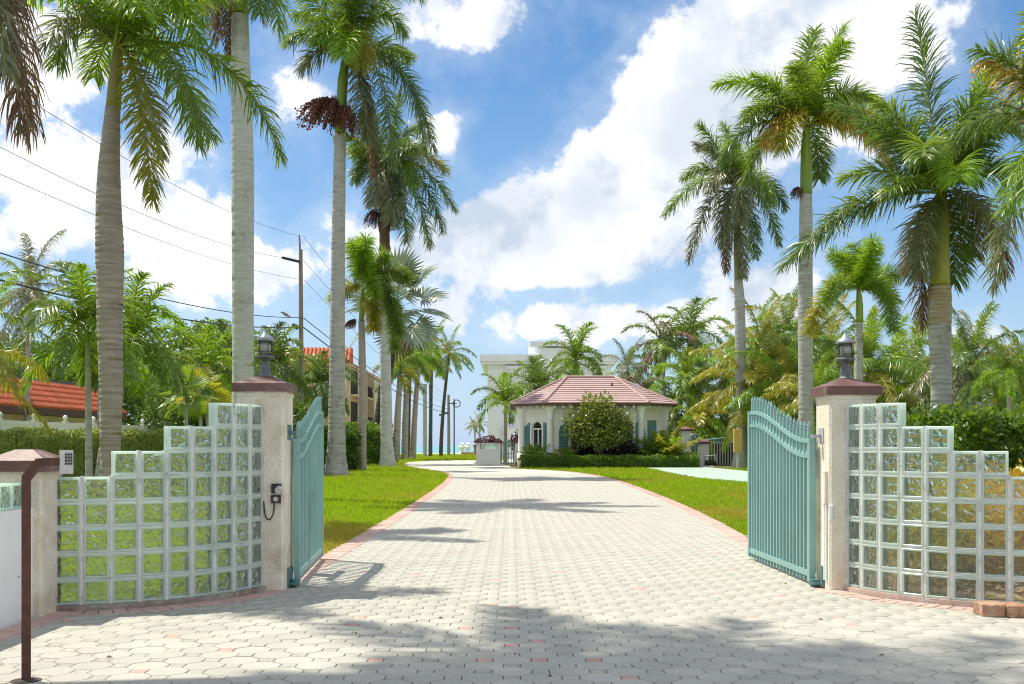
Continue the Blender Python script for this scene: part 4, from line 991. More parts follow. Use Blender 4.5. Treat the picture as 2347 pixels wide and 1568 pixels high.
# ------------------------------------------------------------------ apartment block on the left
def apartment():
    Y0, Y1 = 100, 124; x1 = xat(800, Y0); x0 = xat(612, Y0); zt, zb = zat(797, Y0), zat(830, Y0)
    T = thing('apartment_building', (x1, Y0, 0), 'cream apartment block with red tiled mansard and stacked balconies, behind the utility pole', 'building')
    mb = MB(); mb.box(x0, x1, Y0, Y1, -.04, zb); mb.build('wall', 'cream', T)
    # mansard with barrel tiles, front and right side
    mb = MB(); ov = .9
    mb.add([(x0 - ov, Y0 - ov, zb), (x1 + .2, Y0 - ov, zb), (x1 + .2, Y0 + 1.2, zb), (x0 - ov, Y0 + 1.2, zb), (x0 + .5, Y0 + .5, zt), (x1 + .2, Y0 + .5, zt), (x1 + .2, Y0 + 1.0, zt), (x0 + .5, Y0 + 1.0, zt)], [(3, 2, 1, 0), (4, 5, 6, 7), (0, 1, 5, 4), (1, 2, 6, 5), (2, 3, 7, 6), (3, 0, 4, 7)])
    ro = mb.build('mansard_roof', 'tile_red', T)
    for s in np.arange(x0 - .7, x1 + .2, .36):
        t = MB(); s2 = max(s, x0 + .5); t.tube([(s, Y0 - ov - .02, zb + .02), ((s + s2) / 2, Y0 - .22, (zb + zt) / 2), (s2, Y0 + .5, zt)], [.15, .145, .14], 7); t.build('roof_tile', 'tile_red', ro)
    mb = MB(); mb.box(x0 - .5, x1 + .15, Y0 - .6, Y1 + .6, zb - .35, zb - .02); mb.build('fascia', 'peach', T)
    # lower gable roof on the front
    gx0, gx1 = xat(640, Y0 - 3), xat(705, Y0 - 3); zg = zat(862, Y0 - 3)
    mb = MB(); mb.add([(gx0, Y0 - 5, zg), (gx1, Y0 - 5, zg), (gx1, Y0, zg + 1.5), (gx0, Y0, zg + 1.5), (gx0, Y0 - 5, zg - .2), (gx1, Y0 - 5, zg - .2)], [(0, 1, 2, 3), (4, 5, 1, 0)])
    go = mb.build('lower_roof', 'tile_terra', T)
    for s in np.arange(gx0, gx1, .4):
        t = MB(); t.tube([(s, Y0 - 5, zg + .05), (s, Y0, zg + 1.55)], .16, 6); t.build('roof_tile', 'tile_terra', go)
    mb = MB(); mb.box(gx0 + .2, gx1 - .2, Y0 - 4.6, Y0, 0, zg - .05); mb.build('porch_wall', 'cream', T)
    # right flank, seen obliquely: three storeys of balconies (shade of the openings is a flat dark panel) and window pairs
    for fl in range(3):
        z = .25 + fl * 2.95
        for y0, y1, kd in ((101, 105, 'b'), (106, 110, 'b'), (111.5, 113, 'w'), (114.5, 116, 'w'), (117.5, 119, 'w'), (120.5, 122, 'w')):
            if kd == 'b':
                mb = MB(); mb.box(x1 - .01, x1 + .05, y0, y1, z, z + 2.3); w = mb.build('balcony_shade_panel', 'shade_dark', T)
                mb = MB(); mb.box(x1 + .05, x1 + .9, y0 - .2, y1 + .2, z - .22, z); mb.build('balcony_slab', 'cream', w)
                mb = MB()
                for yy in np.arange(y0, y1 + .01, .2): mb.box(x1 + .84, x1 + .87, yy, yy + .03, z, z + 1)
                mb.box(x1 + .83, x1 + .88, y0, y1, z + 1, z + 1.05); mb.build('railing', 'black_metal', w)
            else:
                mb = MB(); mb.box(x1 - .01, x1 + .07, y0 - .08, y1 + .08, z + .8, z + 2.3); w = mb.build('window', 'white_paint', T)
                mb = MB(); mb.box(x1 + .07, x1 + .09, y0, y0 + .7, z + .88, z + 2.22); mb.box(x1 + .07, x1 + .09, y0 + .8, y1, z + .88, z + 2.22); mb.build('pane', 'glass_dark', w)
        for px0 in (640, 690, 735, 770):
            a = xat(px0, Y0); mb = MB(); mb.box(a, a + .9, Y0 - .05, Y0 + .01, z + .8, z + 2.2); w = mb.build('window', 'white_paint', T)
            mb = MB(); mb.box(a + .08, a + .82, Y0 - .07, Y0 - .05, z + .88, z + 2.12); mb.build('pane', 'glass_dark', w)
    for y in (105.5, 110.7):
        mb = MB(); mb.box(x1, x1 + .95, y - .15, y + .15, 0, zb - .36); mb.build('pier', 'cream', T)
apartment()

# ------------------------------------------------------------------ bungalow on the far left
def bungalow():
    xa, xb, Ya, Yb_ = -21.6, -20.4, 36, 55; T = thing('bungalow', (xb, Yb_, 0), 'cream bungalow with red ribbed tile roof and arched wall niches at the left edge', 'house')
    def ed(s, dx, z): return (xa + (xb - xa) * s + dx, Ya + (Yb_ - Ya) * s, z)
    mb = MB(); mb.add([ed(0, 0, -.04), ed(1, 0, -.04), ed(1, 0, 3.0), ed(0, 0, 3.0), ed(0, -7, -.04), ed(1, -7, -.04), ed(1, -7, 3.0), ed(0, -7, 3.0)], [(0, 1, 2, 3), (1, 5, 6, 2), (5, 4, 7, 6), (4, 0, 3, 7)]); mb.build('wall', 'cream', T)
    # mansard strip: steep roof of ribbed tiles
    ze, zr, d0, d1 = 2.98, 4.3, .7, -.9
    mb = MB(); mb.add([ed(-.01, d0, ze), ed(1.03, d0, ze), ed(1.03, d1, zr), ed(-.01, d1, zr), ed(-.01, -7.5, ze), ed(1.03, -7.5, ze), ed(1.03, -5.8, zr), ed(-.01, -5.8, zr)], [(0, 1, 2, 3), (1, 5, 6, 2), (5, 4, 7, 6), (3, 2, 6, 7), (0, 4, 5, 1)]); ro = mb.build('roof', 'tile_red', T)
    n = 84; course = 5
    for k in range(n):
        s = k / (n - 1) * 1.03; t = MB(); pts = []
        for c in range(course):
            f = c / course; pts.append(ed(s, d0 + (d1 - d0) * f + .03, ze + (zr - ze) * f + .05)); f2 = (c + .96) / course; pts.append(ed(s, d0 + (d1 - d0) * f2, ze + (zr - ze) * f2 + .005))
        t.tube(pts, .085, 6); t.build('roof_tile', 'tile_red', ro)
    mb = MB(); mb.add([ed(-.01, d0 + .03, ze - .3), ed(1.035, d0 + .03, ze - .3), ed(1.035, d0 + .03, ze), ed(-.01, d0 + .03, ze), ed(-.01, 0.01, ze - .3), ed(1.035, .01, ze - .3)], [(0, 1, 2, 3), (4, 5, 1, 0)]); mb.build('fascia', 'roof_trim', T)
    mb = MB(); mb.add([ed(-.01, d1 + .1, zr), ed(1.03, d1 + .1, zr), ed(1.03, d1 + .1, zr + .12), ed(-.01, d1 + .1, zr + .12), ed(-.01, d1 - .3, zr + .12), ed(1.03, d1 - .3, zr + .12)], [(0, 1, 2, 3), (3, 2, 5, 4)]); mb.build('ridge_cap', 'lamp_metal', T)
    for s0 in np.linspace(.08, .88, 8):
        m = MB(); w = .075; arc = [(s0 + w / 2 - math.cos(a) * w / 2, 1.7 + .75 * math.sin(a)) for a in np.linspace(0, math.pi, 13)]
        lp = [(s0, -.02)] + arc + [(s0 + w, -.02)]; inn = [(s0 + .009, -.02)] + [(s0 + w / 2 - math.cos(a) * (w / 2 - .009), 1.7 + .62 * math.sin(a)) for a in np.linspace(0, math.pi, 13)] + [(s0 + w - .009, -.02)]
        for (a, b, c, d) in zip(lp[:-1], lp[1:], inn[1:], inn[:-1]): m.add([ed(a[0], .06, a[1]), ed(b[0], .06, b[1]), ed(c[0], .06, c[1]), ed(d[0], .06, d[1]), ed(d[0], -.0, d[1]), ed(c[0], -.0, c[1])], [(0, 1, 2, 3), (3, 2, 5, 4)])
        m.build('arch_moulding', 'cream', T)
    T2 = thing('house', (xat(60, 66), 66, 0), 'house with terracotta barrel roof showing above the trees behind the bungalow', 'house')
    x0, x1, z0 = xat(-60, 66), xat(125, 66), zat(878, 66); z1 = zat(832, 66)
    mb = MB(); mb.box(x0 + .4, x1 - .4, 66, 74, -.04, z0); mb.build('wall', 'cream', T2)
    mb = MB(); mb.add([(x0, 65.4, z0), (x1, 65.4, z0), (x1 - 1.5, 70, z1), (x0, 70, z1), (x1, 74.6, z0), (x0, 74.6, z0)], [(0, 1, 2, 3), (1, 4, 2), (2, 4, 5, 3)]); r2 = mb.build('roof', 'tile_terra', T2)
    for s in np.arange(x0, x1 - .2, .34):
        f = min(1, (x1 - s) / 1.5); t = MB(); t.tube([(s, 65.35, z0 + .04), (s, 65.4 + 4.6 * f, z0 + (z1 - z0) * f + .04)], .13, 6); t.build('roof_tile', 'tile_terra', r2)
    mb = MB(); mb.box(x0, x1, 65.2, 65.42, z0 - .35, z0); mb.build('fascia', 'roof_trim', T2)
bungalow()

# ================================================================== THINGS
# ------------------------------------------------------------------ glass block walls
def block_mesh():
    mb = MB(); w, h, d, t, b = .100, .0985, .05, .021, .008
    def loop(hw, hh, y): return [(-hw, y, -hh), (hw, y, -hh), (hw, y, hh), (-hw, y, hh)]
    rings = [loop(w - t, h - t, -d + .004), loop(w - t + .004, h - t + .004, -d), loop(w - b, h - b, -d), loop(w, h, -d + b), loop(w, h, d - b), loop(w - b, h - b, d), loop(w - t + .004, h - t + .004, d), loop(w - t, h - t, d - .004)]
    v = [p for r in rings for p in r]; f = []; n = len(rings)
    for r in range(n):
        for k in range(4): a, c = r * 4, ((r + 1) % n) * 4; f.append((a + k, a + (k + 1) % 4, c + (k + 1) % 4, c + k))
    mb.add(v, f, 0)
    for y in (-d + .012, d - .012):
        mb.box(-(w - t - .0005), w - t - .0005, y - .003, y + .003, -(h - t - .0005), h - t - .0005, 1); mb.m[-6:] = [2, 2, 1 if y < 0 else 2, 2, 2, 2]
    return mb.mesh('glass_block', ['block_rim', 'block_pane', 'block_pane_inner'])
BLOCK = block_mesh()
ROWS = [8, 8, 8, 7, 7, 6, 6, 5, 5]; ZB, RP = .062, .2065
def glass_wall(W, mirror, label, kmat):
    T = thing('glass_block_wall', (W[4][0], W[4][1], 0), label, 'wall')
    kb = MB(); mo = MB(); sg = -1 if mirror else 1
    def frame(i):
        a, b = W[i], W[i + 1]; t = (a - b) / np.linalg.norm(a - b); n = np.array([t[1], -t[0]]) * sg   # towards the drive
        return a, b, t, n
    for i in range(9):
        a, b, t, n = frame(i); ang = math.atan2(t[1], t[0]); c = (a + b) / 2 - n * .052
        if mirror: ang += math.pi
        for r in range(ROWS[i]):
            inst('glass_block', BLOCK, T, (c[0], c[1], ZB + RP * r + .0985), (g_.normal(0, .004), g_.normal(0, .004), ang + g_.normal(0, .006)))
            if r: mo.obox((c[0], c[1], ZB + RP * r - .0035), (t[0] * .1, t[1] * .1, 0), (n[0] * .043, n[1] * .043, 0), (0, 0, .005))
        kb.obox((c[0], c[1], .02), (t[0] * .118, t[1] * .118, 0), (n[0] * .066, n[1] * .066, 0), (0, 0, .041))
    for i in range(0, 10):
        j = min(i, 8); _, _, t, n = frame(j)
        if i not in (0, 9): _, _, t2, n2 = frame(i - 1); n = nrm((n + n2)[None])[0]; t = np.array([-n[1], n[0]])
        h = ROWS[j] if i in (0, 9) else min(ROWS[i], ROWS[i - 1])
        hh = RP * h; c = W[i] - n * .052
        mo.obox((c[0], c[1], ZB + hh / 2 - .004), (t[0] * .012, t[1] * .012, 0), (n[0] * .0445, n[1] * .0445, 0), (0, 0, hh / 2))
    mo.build('mortar', 'mortar', T); kb.build('kerb', kmat, T)
glass_wall(WL, False, 'curved stepped glass block wall left of the drive, in front of the green lawn', 'kerb')
glass_wall(WR, True, 'curved stepped glass block wall right of the drive, in front of the yellow shrubs', 'kerb_pink')

# ------------------------------------------------------------------ gate pillars, post and low white wall
def pillar(x0, x1, y0, y1, zc, ov, cap_h, label, rise=.075, ch=.02):
    T = thing('pillar', ((x0 + x1) / 2, (y0 + y1) / 2, 0), label, 'pillar')
    mb = MB(); b = ch; P = [(x0 + b, y0), (x1 - b, y0), (x1, y0 + b), (x1, y1 - b), (x1 - b, y1), (x0 + b, y1), (x0, y1 - b), (x0, y0 + b)]
    mb.prism(P, -.04, zc - .04); mb.prism([((p[0] - (x0 + x1) / 2) * 1.04 + (x0 + x1) / 2, (p[1] - (y0 + y1) / 2) * 1.04 + (y0 + y1) / 2) for p in P], zc - .04, zc); mb.build('shaft', 'stucco', T)
    mb = MB(); X0, X1, Y0, Y1 = x0 - ov, x1 + ov, y0 - ov, y1 + ov; mx, my = (x0 + x1) / 2, (y0 + y1) / 2; q = .07
    v = [(X0, Y0, zc), (X1, Y0, zc), (X1, Y1, zc), (X0, Y1, zc), (X0, Y0, zc + cap_h), (X1, Y0, zc + cap_h), (X1, Y1, zc + cap_h), (X0, Y1, zc + cap_h),
         (mx - q, my - q, zc + cap_h + rise), (mx + q, my - q, zc + cap_h + rise), (mx + q, my + q, zc + cap_h + rise), (mx - q, my + q, zc + cap_h + rise)]
    mb.add(v, [(3, 2, 1, 0), (0, 1, 5, 4), (1, 2, 6, 5), (2, 3, 7, 6), (3, 0, 4, 7), (4, 5, 9, 8), (5, 6, 10, 9), (6, 7, 11, 10), (7, 4, 8, 11), (8, 9, 10, 11)]); mb.build('cap', 'cap', T)
    return T
PL = pillar(-2.515, -2.085, 9.95, 10.40, 1.83, .035, .075, 'left gate pillar of pitted cream stucco under a maroon cap')
PR = pillar(2.895, 3.325, 9.95, 10.40, 1.80, .04, .08, 'right gate pillar of cream stucco under a maroon cap')
pillar(-4.00, -3.62, 8.40, 8.78, 1.135, .055, .085, 'low stucco end post with maroon cap behind the rusty keypad stand', .085)
pillar(5.42, 5.80, 8.45, 8.83, 1.135, .055, .085, 'low stucco end post closing the right glass block wall', .085)
mb = MB(); mb.box(-2.19, -2.10, 9.925, 9.95, .905, .99); mb.build('photocell', 'black_metal', PL)
mb = MB(); mb.tube([(-2.115, 9.93, .945), (-2.115, 9.88, .93)], [.03, .034], 12); mb.build('photocell_hood', 'keypad', PL)
mb = MB(); mb.box(-2.195, -2.105, 9.93, 9.95, .815, .885, 0); pl = mb.build('outlet_plate', 'dirt', PL)
mb = MB(); mb.tube([(-2.15, 9.932, .85), (-2.15, 9.924, .85)], .022, 14); mb.build('outlet_disc', 'keypad', pl)
mb = MB(); mb.tube(smooth_line([(-2.165, 9.94, .815), (-2.17, 9.93, .71), (-2.21, 9.93, .65), (-2.25, 9.935, .69), (-2.262, 9.94, .83)]), .006, 6); mb.build('cable', 'black_metal', PL)
mb = MB(); mb.box(-2.085, -2.03, 10.17, 10.23, 1.44, 1.475); mb.box(-2.085, -2.075, 10.13, 10.28, 1.39, 1.53); mb.build('hinge_arm', 'gate_dark', PL)
mb = MB(); mb.box(-2.085, -2.01, 10.14, 10.30, .045, .06); mb.box(-2.085, -2.07, 10.12, 10.31, .02, .20); mb.tube([(-2.03, 10.22, .03), (-2.03, 10.22, .085)], .045, 12); mb.build('bottom_hinge', 'gate_dark', PL)
mb = MB(); mb.box(2.80, 2.895, 10.18, 10.22, 1.41, 1.44); mb.box(2.885, 2.895, 10.12, 10.28, 1.37, 1.50); mb.build('hinge_arm', 'grey_metal', PR)
mb = MB(); mb.box(2.80, 2.895, 10.14, 10.30, .045, .06); mb.box(2.87, 2.895, 10.10, 10.16, .03, .22); mb.tube([(2.83, 10.22, .03), (2.83, 10.22, .085)], .045, 12); mb.build('bottom_hinge', 'gate_dark', PR)
for yy in (10.02, 10.07):
    mb = MB(); mb.tube([(2.885, yy, .10), (2.885, yy, 1.02)], .012, 8); mb.build('conduit', 'white_paint', PR)
mb = MB(); mb.box(2.865, 2.895, 10.0, 10.09, .80, 1.10); mb.build('junction_box', 'stucco', PR)
mb = MB(); mb.tube([(2.905, 9.945, .66), (2.905, 9.938, .79)], .02, 10); mb.build('pull_handle', 'white_paint', PR)
T = thing('garden_wall', (-3.8, 6, 0), 'white plaster wall topped by glass blocks at the left edge of the photo', 'wall')
mb = MB(); mb.box(-3.89, -3.69, 2.6, 8.40, -.04, .855); mb.build('plaster', 'white_paint', T)
for k in range(14): inst('glass_block', BLOCK, T, (-3.79, 8.27 - .203 * k, .955), (0, 0, math.pi / 2))

# ------------------------------------------------------------------ gate leaves
TORUS = None
def ring_mesh():
    mb = MB(); a = np.linspace(0, 2 * math.pi, 13); mb.tube([(.038 * math.cos(q), 0, .05 * math.sin(q)) for q in a], .006, 5, 0, False); return mb.mesh('ring', 'gate')
RING = ring_mesh()
SPEAR = None
def gate(Hp, Fp, label, sgn):
    Hp, Fp = np.array(Hp), np.array(Fp); L = np.linalg.norm(Fp - Hp); t = (Fp - Hp) / L; n = np.array([-t[1], t[0]])
    T = thing('gate_leaf', (Hp[0], Hp[1], 0), label, 'gate', 'teal gate leaves')
    def q(u, z, d=0.): p = Hp + t * u + n * d; return np.array([p[0], p[1], z])
    def sm(u): s = min(1, max(0, (u / L - .06) / .86)); return s * s * (3 - 2 * s)
    up = lambda u: 1.385 + .33 * sm(u); lo = lambda u: up(u) - .145
    ang = math.atan2(t[1], t[0])
    for nm, fn in (('upper_rail', up), ('lower_rail', lo)):
        mb = MB(); us = np.linspace(.05, L - .05, 21)
        for a, b in zip(us[:-1], us[1:]): mb.beam(q(a - .002, fn(a)), q(b + .002, fn(b)), .040, .042)
        mb.build(nm, 'gate', T)
    mb = MB(); mb.beam(q(.05, .125), q(L - .05, .125), .042, .055); mb.build('bottom_rail', 'gate', T)
    for u in (.028, L - .028):
        mb = MB(); mb.obox(q(u, (.05 + up(u) + .02) / 2), (t[0] * .029, t[1] * .029, 0), (n[0] * .029, n[1] * .029, 0), (0, 0, (up(u) + .02 - .05) / 2)); mb.build('stile', 'gate', T)
    N_ = 19
    for k in range(N_):
        u = .115 + (L - .23) * k / (N_ - 1); zt = up(u) + .105
        mb = MB(); mb.obox(q(u, (.045 + zt) / 2), (t[0] * .0138, t[1] * .0138, 0), (n[0] * .0138, n[1] * .0138, 0), (0, 0, (zt - .045) / 2)); pk = mb.build('picket', 'gate', T)
        mb = MB(); mb.lathe([(.010, 0), (.018, .008), (.012, .018), (.017, .035), (.011, .06), (.002, .085)], q(u, zt), 8); mb.build('spear_tip', 'gate', pk)
        if k < N_ - 1:
            u2 = u + (L - .23) / (N_ - 1) / 2; inst('ring', RING, T, q(u2, (up(u2) + lo(u2)) / 2), (0, 0, ang))
    return T, q
GL, ql = gate((-2.03, 10.28), (-2.225, 12.72), 'teal metal gate leaf swung open at the left pillar, seen almost edge on', 1)
GR, qr = gate((2.83, 10.28), (2.775, 12.72), 'teal metal gate leaf swung open at the right pillar, pickets seen face on', -1)
mb = MB(); mb.obox(ql(1.05, .62, .09), (.045, 0, 0), (0, .09, 0), (0, 0, .17)); mb.box(-2.20, -2.13, 10.95, 11.75, .80, .86); mb.build('gate_operator', 'gate_dark', GL)  # gate operator box and arm behind the leaf, placed for the shadow they cast

# ------------------------------------------------------------------ lanterns on the pillar caps
def lantern(x, y, z, label):
    T = thing('lantern', (x, y, z), label, 'lamp', 'lanterns on the gate pillars')
    mb = MB(); mb.lathe([(.075, 0), (.075, .018), (.05, .024), (.046, .035), (.05, .07), (.045, .105), (.030, .135), (.030, .15), (.05, .165), (.078, .178), (.088, .188), (.088, .2), (.07, .206), (.02, .207)], (x, y, z), 24); mb.build('base', 'lamp_metal', T, True)
    mb = MB(); mb.lathe([(.062, .207), (.062, .345)], (x, y, z), 24); mb.build('glass', 'lantern_glass', T, True)
    mb = MB(); mb.lathe([(.030, .207), (.051, .212), (.052, .322), (.030, .332)], (x, y, z), 14); mb.build('bulb', 'bulb', T, True)
    mb = MB()
    for k in range(5): a = k * math.pi * .4 + .3; mb.tube([(x + .068 * math.cos(a), y + .068 * math.sin(a), z + .206), (x + .068 * math.cos(a), y + .068 * math.sin(a), z + .348)], .0030, 5)
    for zz in (.238, .318): a = np.linspace(0, 2 * math.pi, 25); mb.tube([(x + .069 * math.cos(q), y + .069 * math.sin(q), z + zz) for q in a], .0028, 5, 0, False)
    mb.build('cage', 'black_metal', T)
    mb = MB(); mb.lathe([(.02, .335), (.092, .340), (.094, .352), (.055, .385), (.038, .396), (.032, .412), (.016, .420), (.013, .428), (.014, .438), (.004, .444)], (x, y, z), 24); mb.build('roof', 'lamp_roof', T, True)
lantern(-2.30, 10.175, 1.972, 'dark metal lantern with conical top on the left pillar cap')
lantern(3.11, 10.175, 1.948, 'dark metal lantern with conical top on the right pillar cap')

# ------------------------------------------------------------------ keypad stand
T = thing('keypad_stand', (-2.729, 6.13, 0), 'rusty brown bent steel stand with a keypad, front left of the paving', 'keypad stand')
mb = MB(); s2 = .024
mb.obox((-2.729, 6.13, .55), (s2 * .92, s2 * .38, 0), (-s2 * .38, s2 * .92, 0), (0, 0, .61)); mb.build('post', 'rust', T)
mb = MB(); mb.beam((-2.729, 6.13, 1.15), (-2.648, 6.12, 1.243), .044, .044, up=(0, 1, 0)); mb.build('elbow', 'rust', T)
mb = MB(); mb.beam((-2.66, 6.12, 1.24), (-2.515, 6.10, 1.246), .044, .044); mb.build('arm', 'rust', T)
mb = MB(); mb.lathe([(.09, -.02), (.085, .012), (.03, .02)], (-2.729, 6.13, .004), 12); mb.build('footing', 'dirt', T)
mb = MB(); ka = .5; ux = np.array([math.cos(ka), math.sin(ka), 0]); uy = np.array([-math.sin(ka), math.cos(ka), 0]); kc = np.array([-2.487, 6.09, 1.243])
mb.obox(kc, ux * .034, uy * .022, (0, 0, .066)); kp = mb.build('keypad', 'keypad', T)
for r in range(4):
    for c in range(3):
        mb = MB(); mb.obox(kc - uy * .0235 + ux * (-.005 + .014 * c) + np.array([0, 0, .042 - .017 * r]), ux * .0048, uy * .003, (0, 0, .006)); mb.build('key', 'black_metal', kp)
mb = MB(); mb.tube([(-2.755, 6.105, .60), (-2.762, 6.098, .60)], .006, 6); mb.build('bolt', 'grey_metal', T)

# ------------------------------------------------------------------ two loose wall blocks by the right wall
for k, (px, w, dy, lb) in enumerate(((2268, .105, 0, 'left one of two rough tan wall blocks lying against the right kerb'), (2316, .095, -.03, 'right one of two rough tan wall blocks lying against the right kerb'))):
    x = xat(px, 8.52); mb = MB(); g2 = np.random.default_rng(40 + k)
    T = thing('wall_block', (x, 8.50 + dy, 0), lb, 'brick', 'loose wall blocks')
    P = [(x - w * .95, 8.42 + dy), (x - w * .6, 8.395 + dy), (x + w * .5, 8.39 + dy), (x + w * .95, 8.43 + dy), (x + w * .85, 8.62 + dy), (x - w * .85, 8.62 + dy)]
    mb.prism(P, .018, .112 - .006 * k, 0, .008); mb.build('block', 'brick_tan', T)

# ------------------------------------------------------------------ litter on the pavers
for k, (px, py, lb) in enumerate(((815, 1457, 'dry leaf on the shaded pavers near the left wall'), (1010, 1422, 'dry leaf on the sunlit edge of the front shade'), (1180, 1505, 'dry leaf beside a pink square in the middle front'), (1260, 1556, 'dry leaf at the bottom edge in the middle of the paving'), (1880, 1425, 'dry leaf on the paving before the right pillar'), (1800, 1342, 'dry leaf on the paving near the foot of the right gate leaf'), (2020, 1508, 'dry leaf in the right front patch of shade'), (250, 1512, 'dry leaf close to the rusty keypad stand'))):
    x, y, _ = gr(px, py); g2 = np.random.default_rng(k); mb = MB(); a = g2.uniform(0, 6.28); l = g2.uniform(.012, .028); c, s = math.cos(a), math.sin(a)
    mb.add([(x - c * l, y - s * l, .016), (x - s * l * .4, y + c * l * .4, .024), (x + c * l, y + s * l, .019), (x + s * l * .4, y - c * l * .4, .017), (x, y, .028)], [(0, 3, 4), (3, 2, 4), (2, 1, 4), (1, 0, 4)])
    tag(mb.build('fallen_leaf', 'litter', None, False, (x, y, .015)), 'small brown ' + lb, 'leaf', 'dry leaves on the drive')

# ------------------------------------------------------------------ utility poles, wires, bird
def pole(px, Y, top, w, label, w2=None):
    x = xat(px, Y); T = thing('utility_pole', (x, Y, 0), label, 'utility pole'); h = zat(top, Y)
    mb = MB(); mb.tube([(x, Y, -.04), (x, Y, h * .5), (x - .03, Y, h)], [w / 2 * 1.15, w / 2, w / 2 * .8], 12); mb.build('mast', 'pole_wood', T); return T, x, h
P1, p1x, p1h = pole(690, 60, 572, .27, 'tall wooden utility pole behind the left gate pillar')
mb = MB(); mb.tube([(p1x - .06, 60, p1h - .1), (p1x - .1, 60, zat(540, 60))], [.06, .045], 8); mb.build('pole_top_pin', 'pole_wood', P1)
mb = MB(); mb.tube([(p1x - .1, 60, zat(600, 60)), (xat(648, 58), 58, zat(591, 58))], .075, 8); mb.build('insulator', 'wire', P1)
mb = MB(); mb.tube([(p1x - .15, 59.8, zat(752, 60)), (p1x - .4, 59.6, zat(748, 60))], .14, 8); mb.build('cable_clamp', 'wire', P1)
P2, p2x, p2h = pole(1028, 150, 905, .42, 'distant utility pole with a lamp hoop near the beach')
mb = MB(); mb.tube([(p2x + .75, 150, .0), (p2x + .75, 150, p2h - .6)], .10, 8); mb.build('conduit', 'lamp_metal', P2)
mb = MB(); a = np.linspace(0, 2 * math.pi, 17); cc = (p2x + 1.1, 149.8, zat(925, 150)); mb.tube([(cc[0] + .5 * math.cos(q), cc[1], cc[2] + .5 * math.sin(q)) for q in a], .07, 6, 0, False); mb.tube([(p2x, 149.9, cc[2]), (cc[0], 149.8, cc[2])], .08, 6); mb.build('lamp_hoop', 'lamp_metal', P2)
mb = MB(); mb.tube([(p2x - 1.3, 149.8, zat(952, 150)), (p2x, 149.9, zat(945, 150))], .14, 6); mb.build('cross_arm', 'wire', P2)
for dx, nm in ((0, 'left one of a pair of slim grey-green poles in the palm row'), (.75, 'right one of a pair of slim grey-green poles in the palm row')):
    x = xat(973, 140) + dx; mb = MB(); mb.tube([(x, 140, -.04), (x, 140, zat(880, 140))], .27 if dx == 0 else .2, 10); T = thing('lamp_post', (x, 140, 0), nm, 'pole', 'pair of slim poles'); mb.build('mast', 'lamp_metal' if dx else 'grey_metal', T)
# wires run from a pole outside the left edge of the picture over the tall pole to the distant one
x0 = -13.6; Y0 = 18
P3, _, _ = pole(CX + x0 / Y0 * F, Y0, HZ - (11.3 - CAM_H) / Y0 * F, .3, 'utility pole outside the left edge of the photo carrying the power lines')
for k, (py, h0, sag, r, lb, lc) in enumerate(((541, 10.85, .9, .012, 'topmost thin power line left of the tall pole', 'topmost thin power line from the tall pole towards the beach'), (596, 9.1, .8, .012, 'second thin power line from the top, ending at the dark insulator', 'second thin power line from the tall pole towards the beach'), (640, 8.3, .7, .011, 'third thin power line from the top, tied to the pole below the insulator', 'third thin power line from the tall pole towards the beach'),
                                  (728, 6.35, .75, .026, 'dark cable with a bird on it', 'upper dark cable from the tall pole towards the beach'), (750, 5.55, .7, .036, 'lowest and thickest dark cable left of the tall pole', 'lowest dark cable from the tall pole towards the beach'))):
    e = np.array([xat(648, 58) if k == 1 else p1x - .1, 58 if k == 1 else 60, zat(py if k != 1 else 591, 60 if k != 1 else 58)]); s = np.array([x0, Y0, h0]); t = np.linspace(0, 1, 30)[:, None]
    P = s * (1 - t) + e * t; P[:, 2] -= sag * 4 * (t * (1 - t))[:, 0]
    mb = MB(); mb.tube(P, r * .72, 5); tag(mb.build('power_line', 'wire', None, False, tuple(e)), lb, 'wire', 'power lines')
    if k == 3: BIRD = P[27]
    e2 = np.array([p2x, 150, p2h - .3 - .55 * k]); e1 = np.array([p1x + .1, 60.2, zat(py, 60)]); P = e1 * (1 - t) + e2 * t; P[:, 2] -= .9 * 4 * (t * (1 - t))[:, 0]
    mb = MB(); mb.tube(P, r * .95, 5); tag(mb.build('power_line', 'wire', None, False, tuple(e1)), lc, 'wire', 'power lines')
x, y, z = BIRD; T = thing('bird', (x, y, z), 'small bird perched on a cable left of the tall pole', 'bird')
mb = MB(); mb.tube([(x + .30, y, z - .02), (x + .16, y, z + .06), (x + .02, y, z + .14), (x - .1, y, z + .21), (x - .17, y, z + .27), (x - .24, y, z + .27), (x - .30, y, z + .255)], [.015, .035, .075, .075, .055, .035, .006], 8); mb.tube([(x, y, z + .1), (x, y, z)], .012, 4); mb.build('body', 'pole_wood', T, True)

